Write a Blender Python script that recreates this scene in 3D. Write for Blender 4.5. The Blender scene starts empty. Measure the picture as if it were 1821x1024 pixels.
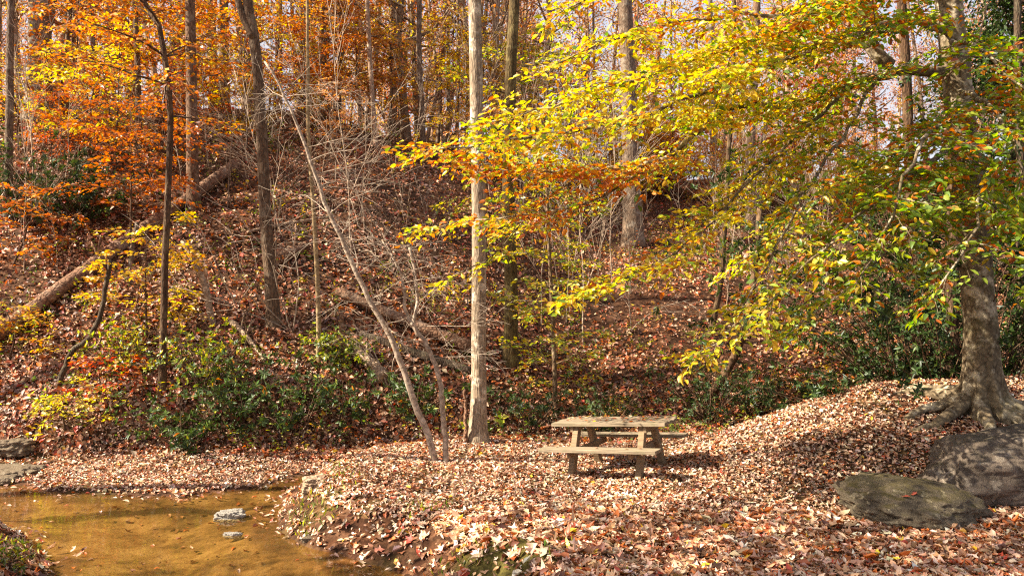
import bpy, bmesh, math, random
import numpy as np
from mathutils import Vector

scene = bpy.context.scene
COL = scene.collection
R = np.random.RandomState(11)
PI = math.pi

# ------------------------------------------------------------------ camera geometry
F, CX, HY, CAMZ = 1416.0, 910.5, 530.0, 2.5          # focal length and horizon of the 1821 px photograph
def P(px, py, d):
    return np.array([(px - CX) / F * d, d, CAMZ + (HY - py) / F * d])

# ------------------------------------------------------------------ noise
def _h(ix, iy, s):
    n = (ix.astype(np.int64) * 374761393 + iy.astype(np.int64) * 668265263 + s * 974634777) & 0xFFFFFFFF
    n = ((n ^ (n >> 13)) * 1274126177) & 0xFFFFFFFF
    n = n ^ (n >> 16)
    return (n & 0xFFFFFF) / float(0xFFFFFF)
def vn(x, y, s=0):
    x = np.asarray(x, float); y = np.asarray(y, float)
    ix = np.floor(x); iy = np.floor(y); fx = x - ix; fy = y - iy
    fx = fx * fx * (3 - 2 * fx); fy = fy * fy * (3 - 2 * fy)
    a = _h(ix, iy, s); b = _h(ix + 1, iy, s); c = _h(ix, iy + 1, s); d = _h(ix + 1, iy + 1, s)
    return (a + (b - a) * fx) * (1 - fy) + (c + (d - c) * fx) * fy - 0.5
def fbm(x, y, s=0, o=4):
    r = 0; a = 1.0
    for i in range(o):
        r = r + a * vn(x * 2 ** i, y * 2 ** i, s + i * 7); a *= 0.5
    return r
def sstep(a, b, x):
    t = np.clip((np.asarray(x, float) - a) / (b - a), 0, 1)
    return t * t * (3 - 2 * t)

# ------------------------------------------------------------------ terrain
ZW = -0.45
POOL = np.array([(-40, 14), (-20, 13.2), (-8.1, 12.6), (-6.24, 11.93), (-4.82, 11.77), (-4.05, 12.4), (-3.2, 13.5), (-2.95, 13.3),
                 (-3.44, 11.7), (-3.1, 10.44), (-2.4, 9.55), (-1.75, 9.1), (-1.17, 8.55), (-0.95, 8.2), (-0.5, 7.3), (0.0, 5.5), (0.2, 3), (0.2, -40),
                 (-4, -40), (-3.4, 5.5), (-4.85, 8.4), (-6.0, 9.9), (-9, 10.6), (-20, 11), (-40, 11)], float)
def sdf(x, y):
    d = np.full(x.shape, 1e9); inside = np.zeros(x.shape, bool)
    n = len(POOL)
    for i in range(n):
        ax, ay = POOL[i]; bx, by = POOL[(i + 1) % n]
        ex, ey = bx - ax, by - ay
        t = np.clip(((x - ax) * ex + (y - ay) * ey) / (ex * ex + ey * ey), 0, 1)
        d = np.minimum(d, np.hypot(x - ax - t * ex, y - ay - t * ey))
        c = ((ay > y) != (by > y)) & (x < ex * (y - ay) / (ey if ey else 1e-9) + ax)
        inside ^= c
    return np.where(inside, -d, d)
YE_X = [-30, -9, -3.2, -2.2, -0.6, 1.0, 3.5, 5.4, 7.5, 12, 30]
YE_Y = [9, 9, 12.6, 13.4, 14.4, 13.9, 13.4, 13.5, 14.1, 14.8, 15]
YF_X = [-30, -9, -6, -3, 0, 2, 4, 6, 9, 30]
YF_Y = [13.8, 14.0, 14.6, 15.2, 15.7, 15.4, 15.2, 15.5, 16, 17]
CU = [-1.0, -0.64, -0.42, -0.2, -0.05, 0.12, 0.3, 0.5, 0.8]
CY = [28, 29, 30, 31, 33, 38, 42, 42, 40]
CP = [150, 150, 165, 196, 245, 318, 322, 322, 322]
SA = [0.6, 0.6, 0.55, 0.3, 0.1, -0.15, -0.2, -0.1, 0]
def H(x, y):
    x = np.atleast_1d(np.asarray(x, float)); y = np.atleast_1d(np.asarray(y, float))
    sd = sdf(x, y) + 0.28 * fbm(x * 1.3, y * 1.3, 5, 3)
    zt = 1.05 * sstep(1.8, 6.5, x) * sstep(8.8, 13.5, y)
    zt = zt + 0.9 * sstep(4.5, 1.5, y)
    zt = zt + 0.13 * np.exp(-(((x - 0.1) / 1.0) ** 2 + ((y - 7.75) / 0.45) ** 2))      # mossy hump
    zt = zt + 0.10 * np.exp(-(((x + 2.3) / 0.9) ** 2 + ((y - 11.0) / 0.8) ** 2))
    zt = zt + 0.10 * fbm(x * 0.9, y * 0.9, 21, 3)
    ye = np.interp(x, YE_X, YE_Y); yf = np.interp(x, YF_X, YF_Y)
    s = sstep(-0.2, 0.8, y - ye)
    zb = zt + (-0.24 - zt) * s
    w = 0.85 + 2.2 * s
    out = ZW + (zb - ZW) * (0.12 * sstep(0, 0.1, sd) + 0.88 * sstep(0.0, 1.0, sd / w))
    ins = ZW - 0.015 - 0.22 * sstep(0.1, 1.6, -sd) + .05 * fbm(x * .9, y * 1.6, 15, 3)
    ins = np.minimum(ins, ZW - .012)
    z = np.where(sd > 0, out, ins)
    u = x / np.maximum(y, 6)
    yc = np.interp(u, CU, CY); zc = CAMZ + (HY - np.interp(u, CU, CP)) / F * yc
    t = (y - yf) / (yc - yf)
    a = np.interp(u, CU, SA)
    tc = np.clip(t, 0, 1)
    g = tc + 0.35 * a * tc * (1 - tc)
    g = g - 0.03 * np.sin(tc * 3 * PI) * 0.5
    rise = (zc + 0.24) * g
    foot = 0.55 * sstep(0, 0.05, t) * sstep(1, 0.3, t) * sstep(2.0, -1.0, x) * sstep(-11, -5, x)
    post = np.where(t > 1, np.interp(u, [-.5, -.22, -.06, .12, .3], [.05, -.08, -.10, .10, .14]) * np.minimum(np.maximum(y - yc, 0), 40), 0)
    hm = sstep(-0.02, 0.12, t)
    bump = hm * (0.55 * fbm(x * 0.23, y * 0.23, 3, 4) + 0.16 * fbm(x * 1.1, y * 1.1, 9, 3))
    crestround = -0.5 * np.exp(-((t - 1) / 0.12) ** 2)
    z = z + rise + foot + post + bump + crestround * hm + 0.025 * fbm(x * 3.1, y * 3.1, 31, 2)
    return z
def H1(x, y): return float(H(x, y)[0])
_DS = np.concatenate([np.arange(4.5, 20, 0.02), np.arange(20, 95, 0.05)])
def hit(px, py):
    z = CAMZ + (HY - py) / F * _DS
    x = (px - CX) / F * _DS
    below = np.nonzero(z <= H(x, _DS))[0]
    i = below[0] if len(below) else len(_DS) - 1
    return np.array([x[i], _DS[i], H1(x[i], _DS[i])])
def normals(x, y, e=0.06):
    dx = (H(x + e, y) - H(x - e, y)) / (2 * e); dy = (H(x, y + e) - H(x, y - e)) / (2 * e)
    n = np.stack([-dx, -dy, np.ones_like(dx)], 1)
    return n / np.linalg.norm(n, axis=1, keepdims=True)

# ------------------------------------------------------------------ object helpers
def link(name, me, mat, parent=None, loc=None):
    o = bpy.data.objects.new(name, me); COL.objects.link(o)
    if mat is not None: me.materials.append(mat)
    if parent is not None: o.parent = parent
    if loc is not None: o.location = [float(c) for c in loc]
    return o
def tag(o, label=None, cat=None, group=None, kind=None):
    if label: o['label'] = label
    if cat: o['category'] = cat
    if group: o['group'] = group
    if kind: o['kind'] = kind
    return o
def thing(name, label, cat, loc, group=None):
    o = bpy.data.objects.new(name, None); COL.objects.link(o)
    o.location = [float(c) for c in loc]; o.empty_display_size = 0.2
    return tag(o, label, cat, group)
def copy_tree(o, parent=None):
    c = o.copy(); COL.objects.link(c)
    if parent: c.parent = parent
    for ch in list(o.children): copy_tree(ch, c)
    return c
def np_mesh(name, V, loops, sizes, cols=None, smooth=True, attrs=None):
    me = bpy.data.meshes.new(name)
    V = np.ascontiguousarray(V, np.float32); loops = np.ascontiguousarray(loops, np.int32); sizes = np.ascontiguousarray(sizes, np.int32)
    me.vertices.add(len(V)); me.vertices.foreach_set('co', V.ravel())
    me.loops.add(len(loops)); me.loops.foreach_set('vertex_index', loops)
    me.polygons.add(len(sizes))
    st = np.concatenate([[0], np.cumsum(sizes)[:-1]]).astype(np.int32)
    me.polygons.foreach_set('loop_start', st); me.polygons.foreach_set('loop_total', sizes)
    if smooth: me.polygons.foreach_set('use_smooth', np.ones(len(sizes), bool))
    me.update(calc_edges=True)
    if cols is not None:
        a = me.color_attributes.new('Col', 'FLOAT_COLOR', 'POINT')
        a.data.foreach_set('color', np.concatenate([cols, np.ones((len(cols), 1))], 1).astype(np.float32).ravel())
    for k, v in (attrs or {}).items():
        a = me.attributes.new(k, 'FLOAT', 'POINT'); a.data.foreach_set('value', np.asarray(v, np.float32))
    return me
def unit(v):
    v = np.asarray(v, float)
    return v / (np.linalg.norm(v, axis=-1, keepdims=True) + 1e-9)

class Wood:
    """tubes of tapering radius collected into one mesh"""
    def __init__(s): s.V = []; s.L = []; s.S = []; s.n = 0
    def tube(s, pts, rad, sides=8, rough=0.0, cap=True, knob=0.0):
        pts = np.asarray(pts, float); rad = np.broadcast_to(np.asarray(rad, float), (len(pts),))
        n = len(pts)
        T = np.gradient(pts, axis=0); T = unit(T)
        ref = np.array([0.0, 0, 1]) if abs(T[0, 2]) < 0.8 else np.array([1.0, 0, 0])
        B = np.empty((n, 3)); N = np.empty((n, 3)); b = ref
        for i in range(n):
            b = b - T[i] * b.dot(T[i]); b = b / (np.linalg.norm(b) + 1e-9)
            B[i] = b; N[i] = np.cross(T[i], b)
        th = np.arange(sides) / sides * 2 * PI
        rr = np.ones((n, sides))
        if rough:
            rr = 1 + rough * (R.rand(n, sides) - 0.5) + rough * 0.8 * np.sin(th * 2 + R.rand() * 6 + np.linspace(0, 3, n)[:, None])
        V = pts[:, None, :] + (rad[:, None] * rr)[:, :, None] * (np.cos(th)[None, :, None] * B[:, None, :] + np.sin(th)[None, :, None] * N[:, None, :])
        s.V.append(V.reshape(-1, 3))
        i = np.arange(n - 1)[:, None] * sides; j = np.arange(sides)[None, :]; j2 = (j + 1) % sides
        q = np.stack([i + j, i + j2, i + sides + j2, i + sides + j], -1).reshape(-1, 4) + s.n
        s.L.append(q.ravel()); s.S.append(np.full(len(q), 4))
        if cap:
            s.L.append(np.arange(sides)[::-1] + s.n); s.S.append([sides])
            s.L.append(np.arange(sides) + s.n + (n - 1) * sides); s.S.append([sides])
        s.n += n * sides
        return s
    def build(s, name, mat, parent=None, loc=None):
        me = np_mesh(name, np.concatenate(s.V), np.concatenate(s.L), np.concatenate(s.S))
        return link(name, me, mat, parent, loc)

# leaf templates: (along, across, lift) and faces
T8 = (np.array([(0, 0, 0), (.3, -.42, 1), (.3, 0, 0), (.3, .42, 1), (.66, -.40, 1), (.66, 0, 0), (.66, .40, 1), (1, 0, 0)], float),
      [(0, 3, 2), (0, 2, 1), (1, 2, 5, 4), (2, 3, 6, 5), (4, 5, 7), (5, 6, 7)])
T6 = (np.array([(0, 0, 0), (.42, -.5, 1), (.5, 0, 0), (.42, .5, 1), (1, 0, 0)], float),
      [(0, 3, 2), (0, 2, 1), (1, 2, 4), (2, 3, 4)])
T4 = (np.array([(0, 0, 0), (.45, -.5, 1), (.45, .5, 1), (1, 0, 0)], float), [(0, 2, 3), (0, 3, 1)])
# lobed maple-like leaf
TM = (np.array([(0, 0, 0), (.12, -.55, .6), (.38, -.28, .4), (.62, -.62, 1), (.66, -.2, .3), (1, 0, 0), (.66, .2, .3), (.62, .62, 1), (.38, .28, .4), (.12, .55, .6), (.4, 0, 0)], float),
      [(0, 10, 2, 1), (10, 4, 3, 2), (10, 6, 5, 4), (10, 8, 7, 6), (0, 9, 8, 10)])
class Leaves:
    def __init__(s): s.o = []; s.a = []; s.n = []; s.sz = []; s.c = []
    def add(s, o, a, n, sz, c):
        s.o.append(np.asarray(o).reshape(-1, 3)); s.a.append(np.asarray(a).reshape(-1, 3)); s.n.append(np.asarray(n).reshape(-1, 3))
        s.sz.append(np.asarray(sz).reshape(-1)); s.c.append(np.asarray(c).reshape(-1, 3))
    def count(s): return sum(len(x) for x in s.sz)
    def mesh(s, name, tpl=T6, width=0.55, fold=0.12, curl=0.15, seed=1):
        rs = np.random.RandomState(seed)
        o = np.concatenate(s.o); a = unit(np.concatenate(s.a)); n = np.concatenate(s.n); L = np.concatenate(s.sz); c = np.concatenate(s.c)
        n = unit(n - a * (n * a).sum(1, keepdims=True)); b = np.cross(n, a)
        N = len(L); tv, tf = tpl; K = len(tv)
        W = L * width * (0.8 + 0.4 * rs.rand(N)); fo = fold * (0.2 + 1.6 * rs.rand(N)); cu = curl * (rs.randn(N))
        lift = fo[:, None] * np.abs(tv[:, 1])[None] * tv[:, 2][None] * 2 + cu[:, None] * ((tv[:, 0] - 0.3) ** 2)[None] + 0.12 * curl * rs.randn(N, K)
        V = o[:, None] + a[:, None] * (L[:, None] * tv[:, 0])[..., None] + b[:, None] * (W[:, None] * tv[:, 1])[..., None] + n[:, None] * (L[:, None] * lift)[..., None]
        flat = np.array([i for f in tf for i in f]); sizes = np.array([len(f) for f in tf])
        loops = (np.arange(N)[:, None] * K + flat[None]).ravel()
        return np_mesh(name, V.reshape(-1, 3), loops, np.tile(sizes, N), np.repeat(c, K, 0), smooth=False)
    def build(s, name, mat, parent=None, loc=None, **k):
        return link(name, s.mesh(name, **k), mat, parent, loc)

# leaf colours (real albedos)
GOLD = (.62, .40, .035); YEL = (.70, .53, .05); LIME = (.36, .36, .035); GRN = (.13, .19, .025); DGR = (.05, .085, .018)
ORG = (.56, .20, .022); DORG = (.46, .12, .018); RUST = (.34, .095, .025); RED = (.42, .06, .03); BRN = (.20, .085, .035)
TAN = (.46, .265, .15); PALE = (.58, .385, .26); PINK = (.58, .27, .15); DBR = (.11, .045, .022); PEACH = (.60, .33, .14)
def pick(n, pal, jit=0.14, rs=None):
    rs = rs or R
    cols = np.array([p[0] for p in pal]); w = np.array([p[1] for p in pal], float); w /= w.sum()
    c = cols[rs.choice(len(cols), n, p=w)]
    return np.clip(c * (1 + jit * rs.randn(n, 1)) * (1 + 0.06 * rs.randn(n, 3)), 0.005, 0.85)

# ------------------------------------------------------------------ materials
def new_mat(name):
    m = bpy.data.materials.new(name); m.use_nodes = True
    nt = m.node_tree; nt.nodes.clear()
    return m, nt, nt.nodes, nt.links
def N(nt, t, **k):
    n = nt.nodes.new(t)
    for a, v in k.items():
        if a in ('inp',):
            for kk, vv in v.items(): n.inputs[kk].default_value = vv
        else: setattr(n, a, v)
    return n
def ramp(nt, stops):
    r = nt.nodes.new('ShaderNodeValToRGB'); e = r.color_ramp.elements
    while len(e) < len(stops): e.new(0.5)
    for i, (p, c) in enumerate(stops):
        e[i].position = p; e[i].color = (*c, 1) if len(c) == 3 else c
    return r
def mixc(nt, a, b, fac, mode='MIX'):
    m = nt.nodes.new('ShaderNodeMix'); m.data_type = 'RGBA'; m.blend_type = mode
    for sock, v in ((m.inputs[6], a), (m.inputs[7], b), (m.inputs[0], fac)):
        if hasattr(v, 'is_linked') or hasattr(v, 'links'): nt.links.new(v, sock)
        elif isinstance(v, (int, float)): sock.default_value = v
        else: sock.default_value = (*v, 1)
    return m.outputs[2]
def leaf_mat(name, trans=0.42, gloss=0.06, rough=0.45):
    m, nt, ns, lk = new_mat(name)
    at = N(nt, 'ShaderNodeAttribute', attribute_name='Col'); oi = N(nt, 'ShaderNodeObjectInfo')
    c = mixc(nt, at.outputs['Color'], oi.outputs['Color'], 1.0, 'MULTIPLY')
    hs = N(nt, 'ShaderNodeHueSaturation', inp={'Saturation': 1.12, 'Value': 1.25}); lk.new(c, hs.inputs['Color'])
    d = N(nt, 'ShaderNodeBsdfDiffuse'); t = N(nt, 'ShaderNodeBsdfTranslucent'); g = N(nt, 'ShaderNodeBsdfGlossy', inp={'Roughness': rough})
    g.inputs['Color'].default_value = (.9, .92, 1, 1)
    lk.new(c, d.inputs['Color']); lk.new(hs.outputs['Color'], t.inputs['Color'])
    m1 = N(nt, 'ShaderNodeMixShader', inp={0: trans}); lk.new(d.outputs[0], m1.inputs[1]); lk.new(t.outputs[0], m1.inputs[2])
    m2 = N(nt, 'ShaderNodeMixShader', inp={0: gloss}); lk.new(m1.outputs[0], m2.inputs[1]); lk.new(g.outputs[0], m2.inputs[2])
    o = N(nt, 'ShaderNodeOutputMaterial'); lk.new(m2.outputs[0], o.inputs[0])
    return m
M_leaf = leaf_mat('autumn_leaf', 0.5, 0.04)
M_ever = leaf_mat('evergreen_leaf', 0.25, 0.022, 0.45)
M_litter = leaf_mat('dry_leaf', 0.15, 0.04, 0.5)

def bark_mat(name, dark, light, lichen=None, lamt=0.5, zs=0.22, scale=22, bump=0.6, moss=None, mossamt=0.0):
    m, nt, ns, lk = new_mat(name)
    tc = N(nt, 'ShaderNodeTexCoord'); mp = N(nt, 'ShaderNodeMapping'); mp.inputs['Scale'].default_value = (1, 1, zs)
    lk.new(tc.outputs['Object'], mp.inputs['Vector'])
    n1 = N(nt, 'ShaderNodeTexNoise', inp={'Scale': scale, 'Detail': 6.0, 'Roughness': .68}); lk.new(mp.outputs[0], n1.inputs['Vector'])
    v = N(nt, 'ShaderNodeTexVoronoi', feature='DISTANCE_TO_EDGE', inp={'Scale': scale * 1.1}); lk.new(mp.outputs[0], v.inputs['Vector'])
    r1 = ramp(nt, [(.32, dark), (.66, light)]); lk.new(n1.outputs[0], r1.inputs[0])
    rv = ramp(nt, [(0.0, (.45, .45, .45)), (.22, (1, 1, 1))]); lk.new(v.outputs[0], rv.inputs[0])
    c = mixc(nt, r1.outputs[0], rv.outputs[0], 0.8, 'MULTIPLY')
    n2 = N(nt, 'ShaderNodeTexNoise', inp={'Scale': 3.2, 'Detail': 5.0, 'Roughness': .7}); lk.new(tc.outputs['Object'], n2.inputs['Vector'])
    if lichen:
        r2 = ramp(nt, [(.52, (0, 0, 0)), (.62, (lamt, lamt, lamt))]); lk.new(n2.outputs[0], r2.inputs[0])
        c = mixc(nt, c, lichen, r2.outputs[0])
    if moss:
        n3 = N(nt, 'ShaderNodeTexNoise', inp={'Scale': 1.7, 'Detail': 6.0, 'Roughness': .7}); lk.new(tc.outputs['Object'], n3.inputs['Vector'])
        r3 = ramp(nt, [(.5, (0, 0, 0)), (.66, (mossamt,) * 3)]); lk.new(n3.outputs[0], r3.inputs[0])
        c = mixc(nt, c, moss, r3.outputs[0])
    oi = N(nt, 'ShaderNodeObjectInfo'); c = mixc(nt, c, oi.outputs['Color'], 1.0, 'MULTIPLY')
    b = N(nt, 'ShaderNodeBsdfPrincipled', inp={'Roughness': .9}); b.inputs['Specular IOR Level'].default_value = .2
    lk.new(c, b.inputs['Base Color'])
    ad = N(nt, 'ShaderNodeMath', operation='ADD'); lk.new(n1.outputs[0], ad.inputs[0]); lk.new(rv.outputs[0], ad.inputs[1])
    bp = N(nt, 'ShaderNodeBump', inp={'Strength': bump, 'Distance': .03}); lk.new(ad.outputs[0], bp.inputs['Height']); lk.new(bp.outputs[0], b.inputs['Normal'])
    o = N(nt, 'ShaderNodeOutputMaterial'); lk.new(b.outputs[0], o.inputs[0])
    return m
M_oak = bark_mat('oak_bark', (.07, .045, .03), (.24, .17, .12), (.32, .29, .24), .45)
M_pale = bark_mat('pale_bark', (.15, .105, .07), (.43, .345, .26), (.60, .54, .45), .75, zs=.16, scale=24, bump=.45, moss=(.16, .125, .085), mossamt=.75)
M_dark = bark_mat('dark_bark', (.03, .02, .014), (.12, .08, .05), (.20, .17, .11), .35)
M_twig = bark_mat('twig_bark', (.28, .20, .14), (.52, .42, .33), None, zs=1, scale=8, bump=.2)
M_twigd = bark_mat('brown_twig_bark', (.06, .035, .02), (.17, .10, .06), None, zs=1, scale=8, bump=.2)
M_beech = bark_mat('beech_bark', (.08, .056, .032), (.26, .195, .12), (.50, .42, .30), .85, zs=.8, scale=9, bump=.3, moss=(.10, .09, .025), mossamt=.5)
M_dead = bark_mat('dead_wood', (.10, .045, .025), (.34, .19, .115), (.45, .33, .24), .4, zs=1, scale=10, bump=.8)
M_deadpale = bark_mat('pale_dead_wood', (.22, .13, .08), (.52, .38, .26), None, zs=1, scale=12, bump=.6)

def rock_mat(name, dark, light, lichen, moss, mossamt, scale=3.0):
    m, nt, ns, lk = new_mat(name)
    tc = N(nt, 'ShaderNodeTexCoord')
    n1 = N(nt, 'ShaderNodeTexNoise', inp={'Scale': scale, 'Detail': 9.0, 'Roughness': .68}); lk.new(tc.outputs['Object'], n1.inputs['Vector'])
    r1 = ramp(nt, [(.33, dark), (.62, light)]); lk.new(n1.outputs[0], r1.inputs[0])
    n2 = N(nt, 'ShaderNodeTexNoise', inp={'Scale': scale * 1.6, 'Detail': 4.0, 'Roughness': .55}); lk.new(tc.outputs['Object'], n2.inputs['Vector'])
    r2 = ramp(nt, [(.585, (0, 0, 0)), (.615, (.85, .85, .85))]); lk.new(n2.outputs[0], r2.inputs[0])
    c = mixc(nt, r1.outputs[0], lichen, r2.outputs[0])
    n3 = N(nt, 'ShaderNodeTexNoise', inp={'Scale': scale * .9, 'Detail': 7.0, 'Roughness': .72}); n3.inputs['Vector'].default_value = (0, 0, 0)
    lk.new(tc.outputs['Object'], n3.inputs['Vector'])
    ge = N(nt, 'ShaderNodeNewGeometry'); sx = N(nt, 'ShaderNodeSeparateXYZ'); lk.new(ge.outputs['Normal'], sx.inputs[0])
    mm = N(nt, 'ShaderNodeMath', operation='MULTIPLY'); lk.new(n3.outputs[0], mm.inputs[0]); lk.new(sx.outputs['Z'], mm.inputs[1])
    r3 = ramp(nt, [(.36, (0, 0, 0)), (.56, (mossamt,) * 3)]); lk.new(mm.outputs[0], r3.inputs[0])
    c = mixc(nt, c, moss, r3.outputs[0])
    n4 = N(nt, 'ShaderNodeTexNoise', inp={'Scale': scale * 14, 'Detail': 5.0, 'Roughness': .8}); lk.new(tc.outputs['Object'], n4.inputs['Vector'])
    r4 = ramp(nt, [(.3, (.55, .55, .55)), (.65, (1.1, 1.1, 1.1))]); lk.new(n4.outputs[0], r4.inputs[0])
    c = mixc(nt, c, r4.outputs[0], .8, 'MULTIPLY')
    b = N(nt, 'ShaderNodeBsdfPrincipled', inp={'Roughness': .85}); b.inputs['Specular IOR Level'].default_value = .25
    lk.new(c, b.inputs['Base Color'])
    ad = N(nt, 'ShaderNodeMath', operation='ADD'); lk.new(n1.outputs[0], ad.inputs[0]); lk.new(n4.outputs[0], ad.inputs[1])
    bp = N(nt, 'ShaderNodeBump', inp={'Strength': .9, 'Distance': .06}); lk.new(ad.outputs[0], bp.inputs['Height']); lk.new(bp.outputs[0], b.inputs['Normal'])
    o = N(nt, 'ShaderNodeOutputMaterial'); lk.new(b.outputs[0], o.inputs[0])
    return m
M_flatrock = rock_mat('mossy_rock', (.065, .05, .034), (.29, .23, .155), (.50, .42, .28), (.125, .098, .028), .85, 4.5)
M_boulder = rock_mat('grey_rock', (.085, .066, .05), (.31, .24, .185), (.42, .345, .27), (.06, .05, .026), .75, 3.0)
M_bankrock = rock_mat('bank_rock_stone', (.12, .08, .05), (.36, .27, .19), (.42, .34, .25), (.12, .09, .03), .4, 4.5)
M_stone = rock_mat('stream_stone', (.30, .27, .235), (.60, .55, .48), (.55, .5, .45), (.2, .18, .1), .2, 6)

def ground_material():
    m, nt, ns, lk = new_mat('leafy_soil')
    tc = N(nt, 'ShaderNodeTexCoord')
    v = N(nt, 'ShaderNodeTexVoronoi', inp={'Scale': 13.0, 'Randomness': 1.0})
    nd = N(nt, 'ShaderNodeTexNoise', inp={'Scale': 9.0, 'Detail': 3.0}); lk.new(tc.outputs['Object'], nd.inputs['Vector'])
    ad = N(nt, 'ShaderNodeVectorMath', operation='MULTIPLY_ADD'); lk.new(nd.outputs['Color'], ad.inputs[0]); ad.inputs[1].default_value = (.25, .25, .25); lk.new(tc.outputs['Object'], ad.inputs[2])
    lk.new(ad.outputs[0], v.inputs['Vector'])
    sp = N(nt, 'ShaderNodeSeparateColor'); lk.new(v.outputs['Color'], sp.inputs[0])
    r1 = ramp(nt, [(0, (.03, .014, .008)), (.3, (.09, .038, .02)), (.55, (.16, .065, .03)), (.8, (.24, .12, .065)), (1, (.08, .03, .014))]); lk.new(sp.outputs[0], r1.inputs[0])
    rd = ramp(nt, [(.0, (1, 1, 1)), (.5, (.45, .45, .45))]); lk.new(v.outputs['Distance'], rd.inputs[0])
    c = mixc(nt, r1.outputs[0], rd.outputs[0], .7, 'MULTIPLY')
    n2 = N(nt, 'ShaderNodeTexNoise', inp={'Scale': .7, 'Detail': 6.0, 'Roughness': .65}); lk.new(tc.outputs['Object'], n2.inputs['Vector'])
    rs = ramp(nt, [(.42, (0, 0, 0)), (.6, (.75, .75, .75))]); lk.new(n2.outputs[0], rs.inputs[0])
    c = mixc(nt, c, (.045, .025, .014), rs.outputs[0])
    # moss
    am = N(nt, 'ShaderNodeAttribute', attribute_name='moss'); nm = N(nt, 'ShaderNodeTexNoise', inp={'Scale': 30.0, 'Detail': 5.0, 'Roughness': .7}); lk.new(tc.outputs['Object'], nm.inputs['Vector'])
    rm = ramp(nt, [(.3, (.035, .026, .012)), (.5, (.095, .078, .02)), (.8, (.19, .15, .045))]); lk.new(nm.outputs[0], rm.inputs[0])
    c = mixc(nt, c, rm.outputs[0], am.outputs['Fac'])
    # sand under the water
    asn = N(nt, 'ShaderNodeAttribute', attribute_name='sand')
    n3 = N(nt, 'ShaderNodeTexNoise', inp={'Scale': 1.6, 'Detail': 7.0, 'Roughness': .7}); lk.new(tc.outputs['Object'], n3.inputs['Vector'])
    r3 = ramp(nt, [(.36, (.06, .034, .015)), (.5, (.16, .095, .04)), (.68, (.27, .18, .09))]); lk.new(n3.outputs[0], r3.inputs[0])
    n5 = N(nt, 'ShaderNodeTexNoise', inp={'Scale': 14.0, 'Detail': 4.0, 'Roughness': .7}); lk.new(tc.outputs['Object'], n5.inputs['Vector'])
    r5 = ramp(nt, [(.38, (.28, .22, .17)), (.48, (1, 1, 1))]); lk.new(n5.outputs[0], r5.inputs[0])
    sc_ = mixc(nt, r3.outputs[0], r5.outputs[0], .55, 'MULTIPLY')
    c = mixc(nt, c, sc_, asn.outputs['Fac'])
    b = N(nt, 'ShaderNodeBsdfPrincipled', inp={'Roughness': .95}); b.inputs['Specular IOR Level'].default_value = .1
    lk.new(c, b.inputs['Base Color'])
    bp = N(nt, 'ShaderNodeBump', inp={'Strength': .7, 'Distance': .03}); lk.new(nm.outputs[0], bp.inputs['Height']); lk.new(bp.outputs[0], b.inputs['Normal'])
    o = N(nt, 'ShaderNodeOutputMaterial'); lk.new(b.outputs[0], o.inputs[0])
    return m
def water_material():
    m, nt, ns, lk = new_mat('shallow_stream_water')
    tc = N(nt, 'ShaderNodeTexCoord'); mp = N(nt, 'ShaderNodeMapping'); mp.inputs['Scale'].default_value = (1, 1.8, 1); lk.new(tc.outputs['Object'], mp.inputs['Vector'])
    n = N(nt, 'ShaderNodeTexNoise', inp={'Scale': 5.0, 'Detail': 3.0, 'Roughness': .5, 'Distortion': .6}); lk.new(mp.outputs[0], n.inputs['Vector'])
    bp = N(nt, 'ShaderNodeBump', inp={'Strength': .05, 'Distance': .04}); lk.new(n.outputs[0], bp.inputs['Height'])
    t = N(nt, 'ShaderNodeBsdfTransparent'); t.inputs[0].default_value = (.985, .88, .62, 1)
    df = N(nt, 'ShaderNodeBsdfDiffuse'); df.inputs[0].default_value = (.48, .28, .075, 1)
    m0 = N(nt, 'ShaderNodeMixShader', inp={0: .06}); lk.new(t.outputs[0], m0.inputs[1]); lk.new(df.outputs[0], m0.inputs[2])
    g = N(nt, 'ShaderNodeBsdfGlossy', inp={'Roughness': .03}); lk.new(bp.outputs[0], g.inputs['Normal'])
    # Schlick reflectance, the same from above and below (thin sheet of water)
    ge = N(nt, 'ShaderNodeNewGeometry'); dt = N(nt, 'ShaderNodeVectorMath', operation='DOT_PRODUCT'); lk.new(bp.outputs[0], dt.inputs[0]); lk.new(ge.outputs['Incoming'], dt.inputs[1])
    ab = N(nt, 'ShaderNodeMath', operation='ABSOLUTE'); lk.new(dt.outputs['Value'], ab.inputs[0])
    om = N(nt, 'ShaderNodeMath', operation='SUBTRACT', use_clamp=True); om.inputs[0].default_value = 1; lk.new(ab.outputs[0], om.inputs[1])
    pw = N(nt, 'ShaderNodeMath', operation='POWER'); lk.new(om.outputs[0], pw.inputs[0]); pw.inputs[1].default_value = 5
    ma = N(nt, 'ShaderNodeMath', operation='MULTIPLY_ADD', use_clamp=True); lk.new(pw.outputs[0], ma.inputs[0]); ma.inputs[1].default_value = .98; ma.inputs[2].default_value = .02
    ms = N(nt, 'ShaderNodeMixShader'); lk.new(ma.outputs[0], ms.inputs[0]); lk.new(m0.outputs[0], ms.inputs[1]); lk.new(g.outputs[0], ms.inputs[2])
    o = N(nt, 'ShaderNodeOutputMaterial'); lk.new(ms.outputs[0], o.inputs[0])
    return m
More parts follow.
